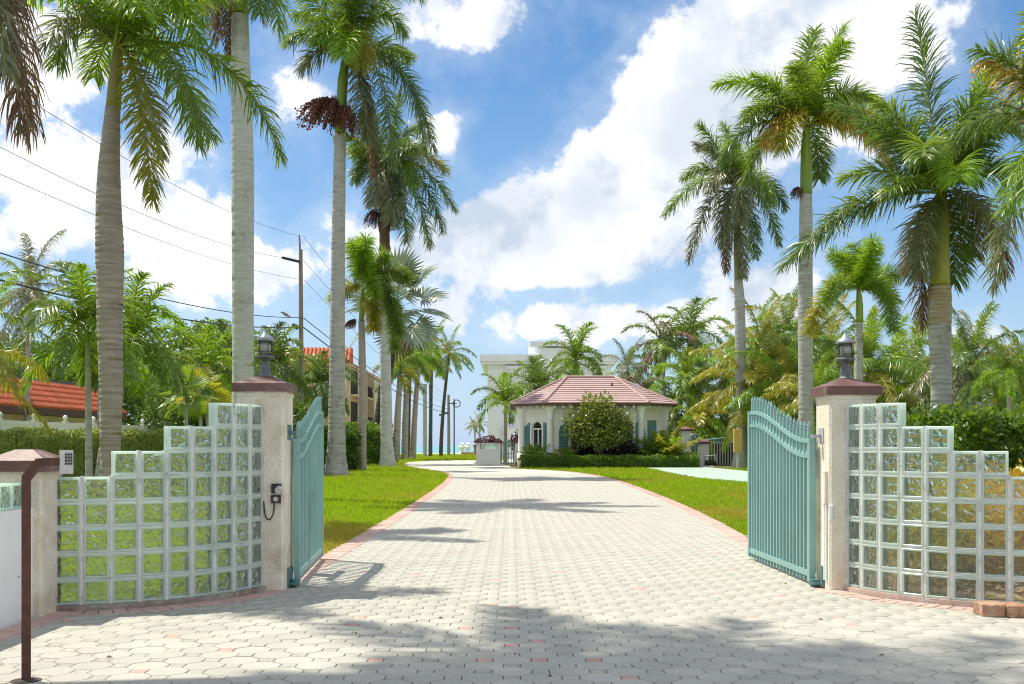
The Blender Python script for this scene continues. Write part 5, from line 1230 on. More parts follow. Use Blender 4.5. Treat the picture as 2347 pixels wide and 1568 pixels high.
# ------------------------------------------------------------------ white vinyl fence and hedges
def vinyl_fence():
    T = thing('vinyl_fence', (-16.8, 36, 0), 'white vinyl fence with ball topped posts behind the left hedge', 'fence')
    a, b = np.array([-17.4, 34.5]), np.array([-14.2, 56.]); n = 12
    ln = np.linalg.norm(b - a); t = (b - a) / ln
    for k in range(n):
        p = a + (b - a) * k / (n - 1); z = 2.24
        mb = MB(); mb.box(p[0] - .065, p[0] + .065, p[1] - .065, p[1] + .065, 0, z); mb.box(p[0] - .085, p[0] + .085, p[1] - .085, p[1] + .085, z, z + .03); po = mb.build('post', 'white_vinyl', T)
        mb = MB(); mb.lathe([(.05, .03), (.035, .05), (.075, .09), (.095, .15), (.07, .21), (.02, .245)], (p[0], p[1], z), 10); mb.build('ball_cap', 'white_vinyl', po, True)
        if k < n - 1:
            q = a + (b - a) * (k + 1) / (n - 1)
            mb = MB(); mb.beam((p[0], p[1], 2.14), (q[0], q[1], 2.14), .05, .14); mb.build('top_rail', 'white_vinyl', T)
            for j in range(9):
                c = p + (q - p) * (j + .5) / 9; mb = MB(); mb.obox((c[0], c[1], 1.06), (t[0] * .105, t[1] * .105, 0), (t[1] * .012, -t[0] * .012, 0), (0, 0, 1.01)); mb.build('board', 'white_vinyl', T)
vinyl_fence()
hedge('clipped pale green hedge in front of the white fence', [(-19, 32.2), (-15, 33.2), (-11.5, 34.6), (-8.6, 36)], 1.3, 1.74, 42000, .095, 'leaf_hedge', 1)
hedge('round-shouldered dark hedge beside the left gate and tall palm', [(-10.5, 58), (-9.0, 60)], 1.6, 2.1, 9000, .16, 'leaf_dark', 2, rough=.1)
hedge('bright sunlit bush below the apartment balconies', [(-11.6, 78), (-9.6, 80)], 3.0, 2.6, 5000, .2, 'leaf', 3, rough=.25, name='bush', cat='bush')
hedge('large leaved green hedge behind the right glass block wall', [(8.6, 22.5), (12, 23), (16, 24)], 1.8, 1.86, 16000, .16, 'leaf', 4, rough=.1)
hedge('low clipped green hedge along the front of the gatehouse', [(.55, 66.9), (6, 66.9), (11.4, 66.9)], .9, .66, 18000, .11, 'leaf', 5, rough=.03)
hedge('bright green clipped hedge behind the right green fence', [(12.5, 84), (20, 84)], 1.6, 2.0, 5000, .2, 'leaf', 6, rough=.1)

# ------------------------------------------------------------------ planting behind the right glass wall
g2 = np.random.default_rng(88)
for k, (x, y, r, h) in enumerate(((4.25, 10.6, .42, .75), (4.9, 10.2, .5, .95), (5.6, 10.5, .5, .9), (4.55, 11.6, .5, .85), (5.4, 11.7, .55, 1.0), (6.2, 11.2, .5, .95), (6.3, 12.6, .6, 1.05), (5.1, 12.9, .55, .9), (7.2, 12.2, .6, 1.0), (7.0, 13.8, .6, 1.0))):
    T = thing('croton', (x, y, 0), ('croton nearest the right pillar behind the glass blocks', 'front row croton behind the middle of the right glass wall', 'front row croton behind the low end of the right glass wall', 'second row croton nearest the right lawn', 'second row croton behind the middle of the right glass wall', 'second row croton behind the low end of the right glass wall', 'third row croton behind the low end of the right glass wall', 'third row croton behind the middle of the right glass wall', 'outermost croton at the right edge of the bed', 'rearmost croton of the right bed')[k], 'shrub', 'crotons behind the right glass wall')
    mb = MB()
    for q in range(6): a = q * 1.05; mb.tube([(x, y, 0), (x + r * .5 * math.cos(a), y + r * .5 * math.sin(a), h * .6)], [.014, .006], 4)
    mb.build('stems', 'bark', T)
    V, tr = leaf_cloud([(x, y, h * .58), (x + .1, y - .1, h * .7)], [(r * 1.15, r * 1.15, h * .46), (r * .8, r * .8, h * .36)], 2200, .115, 200 + k, .8)
    o = bpy.data.objects.new('foliage', fast_mesh('foliage', V - np.array(T['_w'][:]), tr, 'croton' if k % 3 else 'croton_green')); COL.objects.link(o); o.parent = T; ALL.append(o)

# ------------------------------------------------------------------ low white wall with arched garden gate left of the gatehouse
def low_wall():
    Y = 79.0; z = zat(1029, Y); zt = zat(1017, Y)
    T = thing('low_wall', (xat(1125, Y), Y, 0), 'low white wall with a band of glass blocks left of the gatehouse', 'wall')
    for c0, c1 in ((1098, 1146), (1181, 1226)):
        mb = MB(); mb.box(xat(c0, Y), xat(c1, Y), Y, Y + .25, -.04, z); mb.build('panel', 'white_paint', T)
        n = int((c1 - c0) / 6.5)
        for k in range(n):
            x = xat(c0 + 3 + (c1 - c0 - 6) * (k + .5) / n, Y); w = (xat(c1, Y) - xat(c0, Y)) / n * .42; mb = MB(); mb.box(x - w, x + w, Y + .06, Y + .18, z + .005, zt - .005); mb.build('glass_block', 'block_rim', T)
        mb = MB(); mb.box(xat(c0, Y), xat(c1, Y), Y + .02, Y + .22, zt, zt + .06); mb.build('coping', 'white_paint', T)
    for c in (1095.5, 1142, 1184):
        x = xat(c, Y); mb = MB(); mb.box(x - .14, x + .14, Y - .12, Y + .35, -.04, zt + .05); p = mb.build('post', 'stucco_white', T)
        mb = MB(); mb.add([(x - .3, Y - .28, zt + .06), (x + .3, Y - .28, zt + .06), (x + .3, Y + .5, zt + .06), (x - .3, Y + .5, zt + .06), (x - .3, Y - .28, zt + .2), (x + .3, Y - .28, zt + .2), (x + .3, Y + .5, zt + .2), (x - .3, Y + .5, zt + .2), (x, Y + .1, zt + .42)], [(3, 2, 1, 0), (0, 1, 5, 4), (1, 2, 6, 5), (2, 3, 7, 6), (3, 0, 4, 7), (4, 5, 8), (5, 6, 8), (6, 7, 8), (7, 4, 8)]); mb.build('cap', 'cap', p)
    T = thing('garden_gate', (xat(1163, Y), Y, 0), 'narrow teal arched garden gate in the low white wall', 'gate')
    xa, xb = xat(1148, Y), xat(1177, Y); zz = zat(1020, Y); r = (xb - xa) / 2; c = (xa + xb) / 2
    for rr, dz in ((r, 0), (r * .72, -.02), (r * .44, -.04)):
        mb = MB(); mb.tube([(c + rr * math.cos(a), Y + .1, zz + dz + rr * .62 * math.sin(a)) for a in np.linspace(0, math.pi, 11)], .04, 6); mb.build('arch_rail', 'gate', T)
    for k in range(6):
        x = xa + (xb - xa) * k / 5; s = (x - c) / r; mb = MB(); mb.tube([(x, Y + .1, .06), (x, Y + .1, zz + r * .62 * math.sqrt(max(0, 1 - s * s)))], .03 if 0 < k < 5 else .06, 6); mb.build('bar', 'gate', T)
    mb = MB(); mb.box(xa, xb, Y + .07, Y + .13, .08, .16); mb.box(xa, xb, Y + .07, Y + .13, .8, .86); mb.build('cross_rail', 'gate', T)
low_wall()
x = xat(1189, 78.6); mb = MB(); mb.box(x - .25, x + .25, 78.3, 78.75, 0, .16, 0, .03); T = thing('door_mat_box', (x, 78.5, 0), 'small dark box on the ground by the garden gate post', 'box'); mb.build('box', 'roof_trim', T); mb = MB(); mb.box(x - .27, x + .27, 78.28, 78.77, .16, .2); mb.build('lid', 'roof_trim', T)

# ------------------------------------------------------------------ pillars, teal fence and black bins right of the gatehouse
def small_pillar(px, Y, w, top, label):
    x = xat(px, Y); z = zat(top, Y); T = thing('pillar', (x, Y, 0), label, 'pillar')
    mb = MB(); mb.box(x - w / 2, x + w / 2, Y - w / 2, Y + w / 2, -.04, z); mb.build('shaft', 'stucco_white', T)
    mb = MB(); o = w / 2 + .1; mb.add([(x - o, Y - o, z), (x + o, Y - o, z), (x + o, Y + o, z), (x - o, Y + o, z), (x - o, Y - o, z + .14), (x + o, Y - o, z + .14), (x + o, Y + o, z + .14), (x - o, Y + o, z + .14), (x, Y, z + .34)], [(3, 2, 1, 0), (0, 1, 5, 4), (1, 2, 6, 5), (2, 3, 7, 6), (3, 0, 4, 7), (4, 5, 8), (5, 6, 8), (6, 7, 8), (7, 4, 8)]); mb.build('cap', 'cap', T)
small_pillar(1570, 74, .75, 988, 'taller cream pillar with maroon cap at the right end of the gatehouse planting')
small_pillar(1612, 72, .62, 1017, 'short cream pillar with maroon cap between the teal garden gate and the black slatted panel')
Y = 72; T = thing('garden_gate', (xat(1592, Y), Y, 0), 'teal garden gate with a hoop top between two cream pillars right of the gatehouse', 'gate')
for k in range(7): x = xat(1581 + 20 * k / 6, Y); s = (k - 3) / 3.2; mb = MB(); mb.tube([(x, Y, .06), (x, Y, zat(1015, Y) + .55 * math.sqrt(1 - s * s))], .03, 5); mb.build('bar', 'gate', T)
mb = MB(); mb.tube([(xat(1591, Y) + .36 * math.cos(a), Y - .03, zat(1012, Y) + .5 * math.sin(a)) for a in np.linspace(0, math.pi, 11)], .04, 6); mb.build('arch_rail', 'gate', T)
Y = 70; T = thing('slatted_panel', (xat(1655, Y), Y, 0), 'black panel with white vertical bars beside the yellow box', 'fence')
mb = MB(); mb.box(xat(1637, Y), xat(1680, Y), Y, Y + .5, .06, zat(1016, Y)); mb.build('backing', 'black_metal', T)
for k in range(8): x = xat(1637 + 43 * k / 7, Y); mb = MB(); mb.box(x - .035, x + .035, Y - .06, Y - .005, 0, zat(1015, Y)); mb.build('bar', 'grey_metal', T)
mb = MB(); mb.box(xat(1636, Y), xat(1681, Y), Y - .07, Y - .003, zat(1015, Y), zat(1012.5, Y)); mb.build('rail', 'grey_metal', T)
Y = 73; T = thing('metal_fence', (xat(1650, Y), Y, 0), 'teal picket fence with a sloping top behind the black panel', 'fence')
for k in range(20): x = xat(1618 + 112 * k / 19, Y); mb = MB(); mb.tube([(x, Y, .05), (x, Y, zat(1006 - 6 * math.sin(k / 19 * 2.2), Y))], .028, 5); mb.build('picket', 'gate', T)
for dz in (0, -.3):
    mb = MB(); mb.tube([(xat(1618 + 112 * k / 19, Y), Y - .03, zat(1008 - 6 * math.sin(k / 19 * 2.2), Y) + dz) for k in range(20)], .04, 5); mb.build('rail', 'gate', T)
Y = 69.5; x = xat(1628, Y); T = thing('pool_pump', (x, Y, 0), 'small dark pump and pipes beside the short pillar', 'pump')
mb = MB(); mb.tube([(x - .35, Y, .28), (x + .3, Y, .28)], .17, 10); mb.build('motor', 'black_metal', T); mb = MB(); mb.tube([(x + .3, Y, .3), (x + .3, Y, .85)], .09, 8); mb.tube([(x - .4, Y, 0), (x - .4, Y, .7), (x + .3, Y, .75)], .045, 8); mb.build('pipes', 'grey_metal', T)
Y = 62; x = xat(1690, Y); T = thing('utility_box', (x, Y, 0), 'mustard yellow utility box on a grey post beside a palm', 'box')
mb = MB(); mb.box(x - .24, x + .24, Y - .16, Y + .12, zat(1036, Y), zat(984, Y), 0, .02); b = mb.build('cabinet', 'box_yellow', T); mb = MB(); mb.box(x - .2, x + .2, Y - .18, Y - .162, zat(1033, Y), zat(987, Y)); mb.build('door', 'box_yellow', b)
mb = MB(); mb.tube([(x + .02, Y, 0), (x + .02, Y, zat(980, Y))], .085, 10); mb.build('post', 'grey_metal', T)

# ------------------------------------------------------------------ terrace at the beach
Y = 165; T = thing('terrace', (xat(1070, Y), Y, 0), 'low pink terrace wall with small white posts at the end of the lawn', 'wall')
mb = MB(); mb.box(xat(1056, Y), xat(1100, Y), Y, Y + 3, -.04, .42); mb.build('slab', 'terracotta', T)
for c in (1058, 1072, 1092):
    mb = MB(); mb.lathe([(.42, .42), (.3, .6), (.3, 1.0), (.5, 1.1), (.5, 1.3), (.3, 1.5), (.35, 1.7), (.1, 1.9)], (xat(c, Y), Y + .6, 0), 10); mb.build('urn_post', 'white_paint', T)
x = xat(1097, 150); T = thing('flower_pot', (x, 150, 0), 'terracotta flower pot standing at the corner of the low white wall', 'pot'); mb = MB(); mb.lathe([(.5, 0), (.72, 1.25), (.8, 1.3), (.8, 1.5), (.6, 1.5), (.5, 1.3)], (x, 150, .0), 14); mb.build('pot', 'terracotta', T)
mb = MB(); mb.lathe([(.5, 1.2), (.62, 1.38), (.01, 1.45)], (x, 150, 0), 10); mb.build('soil', 'dirt', T)

# ------------------------------------------------------------------ tall palms along the drive
hero_palm('royal_palm', 'leaning royal palm with bulging brown ringed trunk behind the left glass blocks', 19,
    [(246, None, 46), (252, 1080, 42), (255, 900, 52), (252, 740, 56), (252, 580, 63), (249, 470, 56), (250, 380, 48), (256, 290, 38), (259, 246, 33)],
    [(260, 246, 34), (263, 200, 31), (267, 150, 27), (271, 105, 20)], (271, 112),
    [(325, 100, 372, 475, -.5, 'palm_yellow', .9), (430, 60, 490, 365, -.9, 'palm'), (520, 20, 634, 345, .4, 'palm'), (400, -60, 505, 150, -1.3, 'palm_lime'), (420, -110, 500, -30, .5, 'palm'), (310, -80, 360, -260, .6, 'palm'), (240, -60, 200, -250, -.3, 'palm'),
     (170, -60, 120, 140, .2, 'palm'), (140, -120, 20, -40, .7, 'palm_lime'), (190, 20, 175, 150, -1.1, 'palm_grey'), (215, 0, 150, 120, 1.3, 'palm'), (345, 60, 425, 255, 1.6, 'palm_dark'), (340, -20, 400, 120, -1.8, 'palm_lime'), (310, 110, 335, 330, .8, 'palm_grey', .8)],
    'trunk_brown', 'shaft_old', .10, .66, .030, 150, (4, 30), .5, 5, 2.8, ('palm', 'palm_lime'), 11, full=True)
hero_palm('royal_palm', 'thick smooth pale grey royal palm trunk rising behind the left gate pillar', 28.3,
    [(556, None, 58), (556, 850, 48), (556, 650, 49), (556, 450, 51), (554, 300, 50), (551, 150, 43), (549, 30, 38)],
    [(549, 30, 38), (548, -40, 36), (548, -110, 26)], (548, -110),
    [(620, -150, 640, 70, 0, 'palm_lime'), (590, -90, 612, 60, -.8, 'palm'), (500, -150, 450, 30, .5, 'palm'), (512, -60, 505, 110, -.5, 'palm_brown', .8), (525, -70, 520, 120, .5, 'palm_brown', .7), (560, -260, 540, -420, 0, 'palm'), (660, -220, 760, -80, 1, 'palm'), (440, -230, 360, -80, -1, 'palm')],
    'trunk_pale', 'shaft', .20, .85, .034, 150, (5, 32), .6, 8, 3.4, seed=12, depth=.014)
hero_palm('royal_palm', 'tall slim royal palm with green crownshaft and reddish fruit brush right of the utility pole', 49.6,
    [(769, None, 64), (769, 1072, 54), (770, 1045, 45), (771, 1000, 40), (771, 940, 38), (773, 750, 34), (775, 550, 31), (777, 400, 29), (779, 310, 26)],
    [(779, 305, 25), (782, 240, 25), (786, 180, 24), (793, 130, 16)], (795, 128),
    [(745, 80, 690, 160, 0, 'palm_grey'), (720, 10, 668, 20, .8, 'palm'), (705, 60, 672, 120, -1.2, 'palm'), (890, -80, 965, -5, 0, 'palm'), (870, -40, 920, 60, 1, 'palm'), (845, 40, 838, 180, -1.5, 'palm_yellow'), (920, 60, 992, 335, .5, 'palm_dark'), (890, 90, 905, 395, -1, 'palm_dark'), (850, 130, 852, 400, .4, 'palm_brown', .8), (950, 90, 968, 330, 1.2, 'palm_dark'), (830, 130, 842, 330, -.6, 'palm_grey'),
     (805, 0, 800, -130, 0, 'palm_lime'), (770, -10, 730, -90, 1, 'palm'), (830, 0, 870, -140, -1, 'palm'), (780, 50, 745, 130, -2, 'palm_lime'), (815, 70, 800, 170, -2.4, 'palm_lime')],
    'trunk', 'shaft', .22, 1.15, .046, 165, (4, 30), .5, 4, 4.0, seed=13, fruits=((757, 250, 52, 62, -.5), (785, 268, 40, 70, .1)), depth=.02)
hero_palm('royal_palm', 'royal palm with ragged brown fibre below its crown, behind the foxtail palm', 72,
    [(889, None, 42), (888, 1050, 34), (886, 1010, 28), (884, 860, 25), (882, 740, 23), (881, 600, 21)],
    [(880, 480, 17), (878, 430, 17), (876, 400, 12)], (877, 395),
    [(840, 330, 812, 400, 0, 'palm'), (850, 340, 805, 345, 1, 'palm'), (845, 380, 820, 420, -1, 'palm_dark'), (950, 320, 1042, 480, 0, 'palm'), (960, 380, 980, 560, 1, 'palm_dark'), (920, 390, 935, 560, -1, 'palm_dark'), (960, 330, 1010, 520, 1.5, 'palm_dark'), (940, 310, 1025, 400, -.8, 'palm_yellow'), (900, 310, 960, 280, .8, 'palm'), (905, 300, 915, 210, 0, 'palm'), (870, 310, 840, 250, .6, 'palm'), (890, 340, 860, 480, -1.5, 'palm_grey'), (920, 360, 900, 520, -1.6, 'palm_grey'), (930, 350, 955, 440, -2, 'palm')],
    'trunk_pale', 'shaft_old', .3, 1.4, .058, 150, (4, 30), .5, 4, 4.4, seed=14, fruits=((862, 495, 20, 44, -.6), (896, 500, 18, 44, .5)), fibre=[(882, 605, 22), (881, 540, 26), (880, 470, 20), (879, 430, 14)], depth=.02)
hero_palm('foxtail_palm', 'foxtail palm with ringed brown trunk in front of the silver fan palm', 60,
    [(830, None, 20), (830, 960, 19), (830, 850, 18), (829, 760, 15), (828, 735, 14)],
    [(828, 735, 13), (830, 690, 12), (834, 655, 8)], (834, 660),
    [(815, 590, 803, 555, 0, 'palm_lime'), (850, 570, 812, 570, -1, 'palm_lime'), (870, 560, 890, 590, 0, 'palm_lime'), (890, 590, 935, 640, .5, 'palm'), (890, 600, 918, 770, -.5, 'palm'), (860, 620, 862, 760, -1, 'palm_yellow'), (800, 640, 762, 692, 0, 'palm_yellow'), (850, 610, 872, 690, -2, 'palm_lime'), (900, 620, 900, 800, .8, 'palm'), (830, 590, 850, 560, -1.6, 'palm_lime')],
    'trunk_brown', 'shaft', .2, .78, .034, 400, (0, 72), .3, 0, seed=15, fwd=(80, 60), tip=.25, fruits=((812, 740, 14, 22, -.7),))
fan_palm('silver fan palm with dark rough trunk in the row left of the drive', 910, 80, 705, 19, 2.0, 'palm_silver', .82, 'trunk_dark', 854, 3, dead=1)
# right of the drive
hero_palm('royal_palm', 'slender royal palm with drooping grey crown standing behind the yellow utility box', 66,
    [(1697, None, 44), (1698, 1000, 27), (1697, 900, 23), (1696, 780, 25), (1694, 680, 23), (1691, 640, 19)],
    [(1691, 640, 17), (1689, 540, 17), (1687, 440, 10)], (1686, 430),
    [(1650, 330, 1600, 285, 0, 'palm'), (1610, 370, 1524, 492, 0, 'palm'), (1620, 420, 1582, 595, .6, 'palm_grey'), (1645, 430, 1652, 570, -1, 'palm_grey'), (1685, 420, 1700, 640, -.7, 'palm_grey', .8), (1740, 390, 1785, 560, 0, 'palm'), (1715, 420, 1738, 580, 1, 'palm_dark'), (1750, 360, 1805, 470, .8, 'palm_dark'), (1650, 370, 1615, 450, -1.4, 'palm_grey'), (1720, 330, 1765, 300, 1, 'palm'), (1680, 330, 1660, 280, .5, 'palm'), (1700, 370, 1680, 520, -2, 'palm_grey'), (1730, 380, 1750, 480, -1.8, 'palm'), (1665, 430, 1670, 620, .8, 'palm_brown', .7), (1635, 350, 1575, 395, 1.4, 'palm')],
    'trunk', 'shaft_old', .3, 1.2, .05, 155, (4, 34), .6, 3, 3.4, ('palm', 'palm_grey'), seed=16, depth=.02)
hero_palm('royal_palm', 'royal palm with bright green crownshaft and orange drying fronds above the right gate', 45,
    [(1846, None, 52), (1846, 1000, 34), (1846, 900, 33), (1845, 760, 34), (1845, 620, 32), (1846, 500, 30), (1846, 445, 27)],
    [(1847, 445, 28), (1847, 400, 27), (1846, 340, 22), (1848, 290, 15)], (1849, 290),
    [(1870, 160, 1935, 62, 0, 'palm_lime'), (1845, 150, 1880, 55, .8, 'palm'), (1760, 160, 1640, 195, 0, 'palm_lime'), (1765, 210, 1690, 300, -1, 'palm'), (1720, 240, 1650, 370, 0, 'palm_dark'), (1940, 170, 2030, 225, .8, 'palm'), (1960, 230, 2045, 385, 0, 'palm_orange'), (1800, 235, 1745, 345, -1, 'palm_orange'), (1930, 225, 1985, 340, -1, 'palm_orange'), (1950, 210, 2055, 300, .4, 'palm_yellow'), (1770, 240, 1715, 410, .8, 'palm'), (1930, 220, 1990, 350, -1.8, 'palm_yellow'), (1900, 210, 1960, 260, -2, 'palm'), (1800, 190, 1730, 230, 1.8, 'palm'), (1800, 240, 1765, 370, -1.8, 'palm_yellow'), (1870, 170, 1900, 140, -2, 'palm_lime'), (1880, 250, 1900, 390, 1.5, 'palm_dark')],
    'trunk', 'shaft', .2, 1.05, .042, 165, (4, 30), .35, 3, 3.2, ('palm', 'palm_lime'), seed=17, fruits=((1828, 440, 14, 30, -.3),), depth=.02)
T = ALL[-1]
hero_palm('royal_palm', 'nearest right-hand royal palm with yellow-green crownshaft and banded trunk behind the glass blocks', 27,
    [(2158, None, 70), (2157, 1020, 52), (2157, 900, 46), (2154, 800, 47), (2153, 720, 52), (2152, 690, 50)],
    [(2153, 655, 45), (2153, 580, 42), (2154, 500, 38), (2156, 445, 24)], (2156, 440),
    [(2125, 190, 2098, 35, 0, 'palm_dark', 1.15), (2200, 250, 2350, 75, 0, 'palm_dark'), (2260, 290, 2400, 190, .8, 'palm'), (1990, 390, 1795, 610, 0, 'palm_dark', 1.1), (2000, 420, 1850, 570, .9, 'palm_dark'), (2070, 320, 2030, 420, -2.4, 'palm'), (2010, 240, 1930, 215, .9, 'palm_dark'), (2040, 300, 1960, 300, -.8, 'palm_dark'), (2105, 470, 2125, 740, .3, 'palm_brown'), (2090, 500, 2085, 640, -.6, 'palm_grey'), (2260, 420, 2300, 630, 0, 'palm_brown'), (2240, 330, 2310, 470, -1.2, 'palm_dark'), (2210, 470, 2215, 640, .8, 'palm_dark'), (2200, 320, 2270, 310, 1.2, 'palm_dark'), (2140, 380, 2100, 470, -2.6, 'palm_lime'), (2230, 250, 2290, 330, -1, 'palm_dark'), (2180, 440, 2240, 560, -1.2, 'palm_grey'), (2230, 380, 2330, 420, -.6, 'palm'), (2080, 400, 1990, 470, -1.4, 'palm'), (2060, 260, 2000, 250, -.4, 'palm'), (2180, 280, 2230, 200, -.9, 'palm_lime'), (2120, 300, 2060, 260, 1.2, 'palm_dark'), (2240, 440, 2270, 570, 1.0, 'palm_grey'), (2150, 470, 2130, 600, 1.2, 'palm_brown')],
    'trunk', 'shaft_yellow', .14, .84, .034, 160, (4, 26), .35, 3, 2.8, ('palm_dark', 'palm'), seed=18, depth=.03)
NEAR = ALL[-1].parent
mb = MB(); trunk_mesh(mb, [(xat(2153, 27), 27, zat(742, 27)), (xat(2153, 27), 27, zat(690, 27)), (xat(2153, 27), 27, zat(655, 27))], [.281, .286, .27], .09, .04, 20, 0, 5); mb.build('banded_ring', 'trunk_band', NEAR, True)
hero_palm('foxtail_palm', 'small foxtail palm with rounded fronds behind the right lantern', 40,
    [(1966, None, 24), (1967, 900, 20), (1967, 800, 18), (1968, 735, 17)],
    [(1969, 738, 18), (1969, 700, 16), (1967, 660, 9)], (1967, 668),
    [(1963, 620, 1958, 560, 0, 'palm_lime'), (1966, 620, 1990, 572, -.8, 'palm_lime'), (1950, 600, 1935, 580, .6, 'palm_lime'), (1975, 590, 1970, 570, -1.5, 'palm_lime'), (1910, 590, 1852, 765, 0, 'palm_yellow'), (1900, 620, 1875, 700, -1, 'palm'), (2020, 590, 2050, 760, 0, 'palm'), (2020, 610, 2070, 690, .9, 'palm'), (2030, 600, 2095, 620, 1.4, 'palm'), (1945, 580, 1920, 570, 1.0, 'palm_lime')],
    'trunk', 'shaft', .18, .56, .026, 420, (0, 75), .2, 0, seed=19, fwd=(80, 62), tip=.25)
hero_palm('royal_palm', 'royal palm standing outside the right edge with lime and drying fronds reaching into view', 20,
    [(2452, None, 60), (2450, 700, 55), (2450, 520, 50)], [(2450, 520, 46), (2450, 400, 40), (2450, 330, 26)], (2450, 330),
    [(2370, 150, 2265, 135, .3, 'palm_orange'), (2360, 240, 2305, 480, 0, 'palm_lime'), (2380, 260, 2322, 640, .8, 'palm_grey'), (2350, 160, 2240, 290, 1.2, 'palm_dark'), (2360, 300, 2330, 560, -1, 'palm_lime'), (2400, 180, 2340, 60, -.5, 'palm'), (2520, 160, 2640, 260, 0, 'palm'), (2540, 250, 2620, 480, .5, 'palm'), (2480, 120, 2500, -60, .5, 'palm')],
    'trunk', 'shaft', .12, .75, .032, 150, (4, 30), .45, 3, 2.6, seed=20)
# palms outside the left edge: the near one hangs into view, the tall ones shade the paving
hero_palm('royal_palm', 'brown dead frond palm standing outside the left edge', 12,
    [(-190, None, 90), (-185, 300, 80), (-180, -60, 70)], [(-180, -60, 66), (-176, -230, 50), (-172, -300, 30)], (-172, -300),
    [(20, -300, 46, 300, 0, 'palm_brown', .9), (-20, -330, 62, 200, -.5, 'palm_grey', .7), (-40, -300, 20, 260, .6, 'palm_brown', .9), (-320, -300, -420, 100, 0, 'palm'), (-100, -600, 40, -560, .8, 'palm'), (-260, -620, -420, -560, -.8, 'palm'), (-170, -560, -190, -800, 0, 'palm')],
    'trunk_brown', 'shaft_old', .1, .75, .028, 150, (4, 34), .9, 4, 2.4, seed=21)
def shade_palm(x, y, h, seed, L, label, n=15):
    px = CX + x / y * F
    k = F / y
    hero_palm('royal_palm', label, y, [(px, None, .42 * k), (px, HZ - (h - 1.2 - CAM_H) * k, .32 * k)], [(px, HZ - (h - 1.2 - CAM_H) * k, .3 * k), (px, HZ - (h - CAM_H) * k, .16 * k)], (px, HZ - (h - CAM_H) * k), [], 'trunk', 'shaft', .14, .8, .05, 80, (5, 34), .6, n, L, ('palm', 'palm_dark', 'palm'), seed, fill_el=(-5, 80), full=False, lean_y=-4.6)
shade_palm(-5.6, 10.0, 13.0, 31, 2.5, 'shorter tall royal palm outside the left edge shading the front paving')
shade_palm(-6.5, 10.5, 17.3, 32, 2.6, 'taller royal palm outside the left edge shading the right front paving')

# ------------------------------------------------------------------ trees and palms of the background, left
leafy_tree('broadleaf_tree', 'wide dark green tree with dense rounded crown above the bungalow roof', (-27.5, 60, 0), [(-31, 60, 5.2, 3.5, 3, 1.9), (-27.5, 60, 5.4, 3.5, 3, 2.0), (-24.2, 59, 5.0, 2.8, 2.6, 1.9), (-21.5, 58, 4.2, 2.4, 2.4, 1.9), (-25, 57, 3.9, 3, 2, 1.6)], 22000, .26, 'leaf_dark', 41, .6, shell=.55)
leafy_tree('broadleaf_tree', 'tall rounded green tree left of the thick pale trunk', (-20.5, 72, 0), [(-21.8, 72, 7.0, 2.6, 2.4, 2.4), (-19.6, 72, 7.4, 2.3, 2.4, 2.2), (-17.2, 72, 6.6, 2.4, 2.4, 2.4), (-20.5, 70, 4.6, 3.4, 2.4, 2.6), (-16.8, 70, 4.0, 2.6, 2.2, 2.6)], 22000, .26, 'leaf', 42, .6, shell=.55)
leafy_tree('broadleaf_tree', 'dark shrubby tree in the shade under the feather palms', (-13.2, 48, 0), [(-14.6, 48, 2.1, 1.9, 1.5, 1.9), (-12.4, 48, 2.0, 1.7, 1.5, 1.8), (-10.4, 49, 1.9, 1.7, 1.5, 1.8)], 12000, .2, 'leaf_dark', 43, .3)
leafy_tree('broadleaf_tree', 'mid green tree between the bungalow and the feather palms', (-20.2, 62, 0), [(-21, 62, 3.2, 2.6, 2, 2.2), (-18, 62, 3.4, 2.4, 2, 2.3)], 12000, .22, 'leaf', 44, .35)
LG = 'feather palms in the left garden'
back_palm('lush feather palm just left of the leaning brown trunk, in front of the bungalow', 'arching', 200, 30, 742, 20, .95, ('palm_lime', 'palm'), 204, .17, 'trunk', LG, seed=1)
back_palm('lush feather palm just right of the leaning brown trunk, its stem slanting left', 'arching', 310, 33, 780, 20, .95, ('palm', 'palm_lime'), 222, .15, 'trunk', LG, seed=2)
back_palm('feather palm behind the leaning brown trunk with the highest green tuft', 'arching', 232, 36, 730, 15, .9, ('palm', 'palm_dark'), 228, .15, 'trunk', LG, seed=3)
back_palm('feather palm touching the left side of the thick pale trunk', 'arching', 470, 46, 860, 18, 1.0, ('palm', 'palm_lime'), 480, .18, 'trunk', LG, seed=4)
back_palm('feather palm half hidden behind the thick pale trunk', 'arching', 520, 50, 850, 16, 1.05, ('palm', 'palm_dark'), 515, .18, 'trunk', LG, seed=5)
back_palm('feather palm showing behind the left lantern', 'arching', 632, 58, 835, 18, 1.1, ('palm', 'palm_dark'), 630, .2, 'trunk', LG, seed=6)
back_palm('dark feather palm right of the wooden utility pole', 'arching', 735, 74, 880, 20, 1.3, ('palm_dark', 'palm'), 735, .24, 'trunk', LG, seed=7)
back_palm('dark feather palm in front of the apartment wall', 'arching', 690, 76, 890, 16, 1.15, ('palm_dark', 'palm'), 692, .24, 'trunk', LG, seed=8)
back_palm('tall pale coconut palm at the far left above the bungalow', 'coconut', 70, 46, 650, 16, .62, ('palm_grey', 'palm', 'palm_grey'), 60, .22, 'trunk', seed=9)
back_palm('coconut palm outside the left edge with pale fronds reaching in', 'coconut', -70, 34, 690, 14, .62, ('palm_grey', 'palm'), -80, .22, 'trunk', seed=10)
back_palm('yellow-fronded palm outside the left edge in front of the bungalow', 'coconut', -60, 19, 815, 10, .36, ('palm_yellow', 'palm_yellow', 'palm_lime'), -100, .2, 'trunk', seed=11)
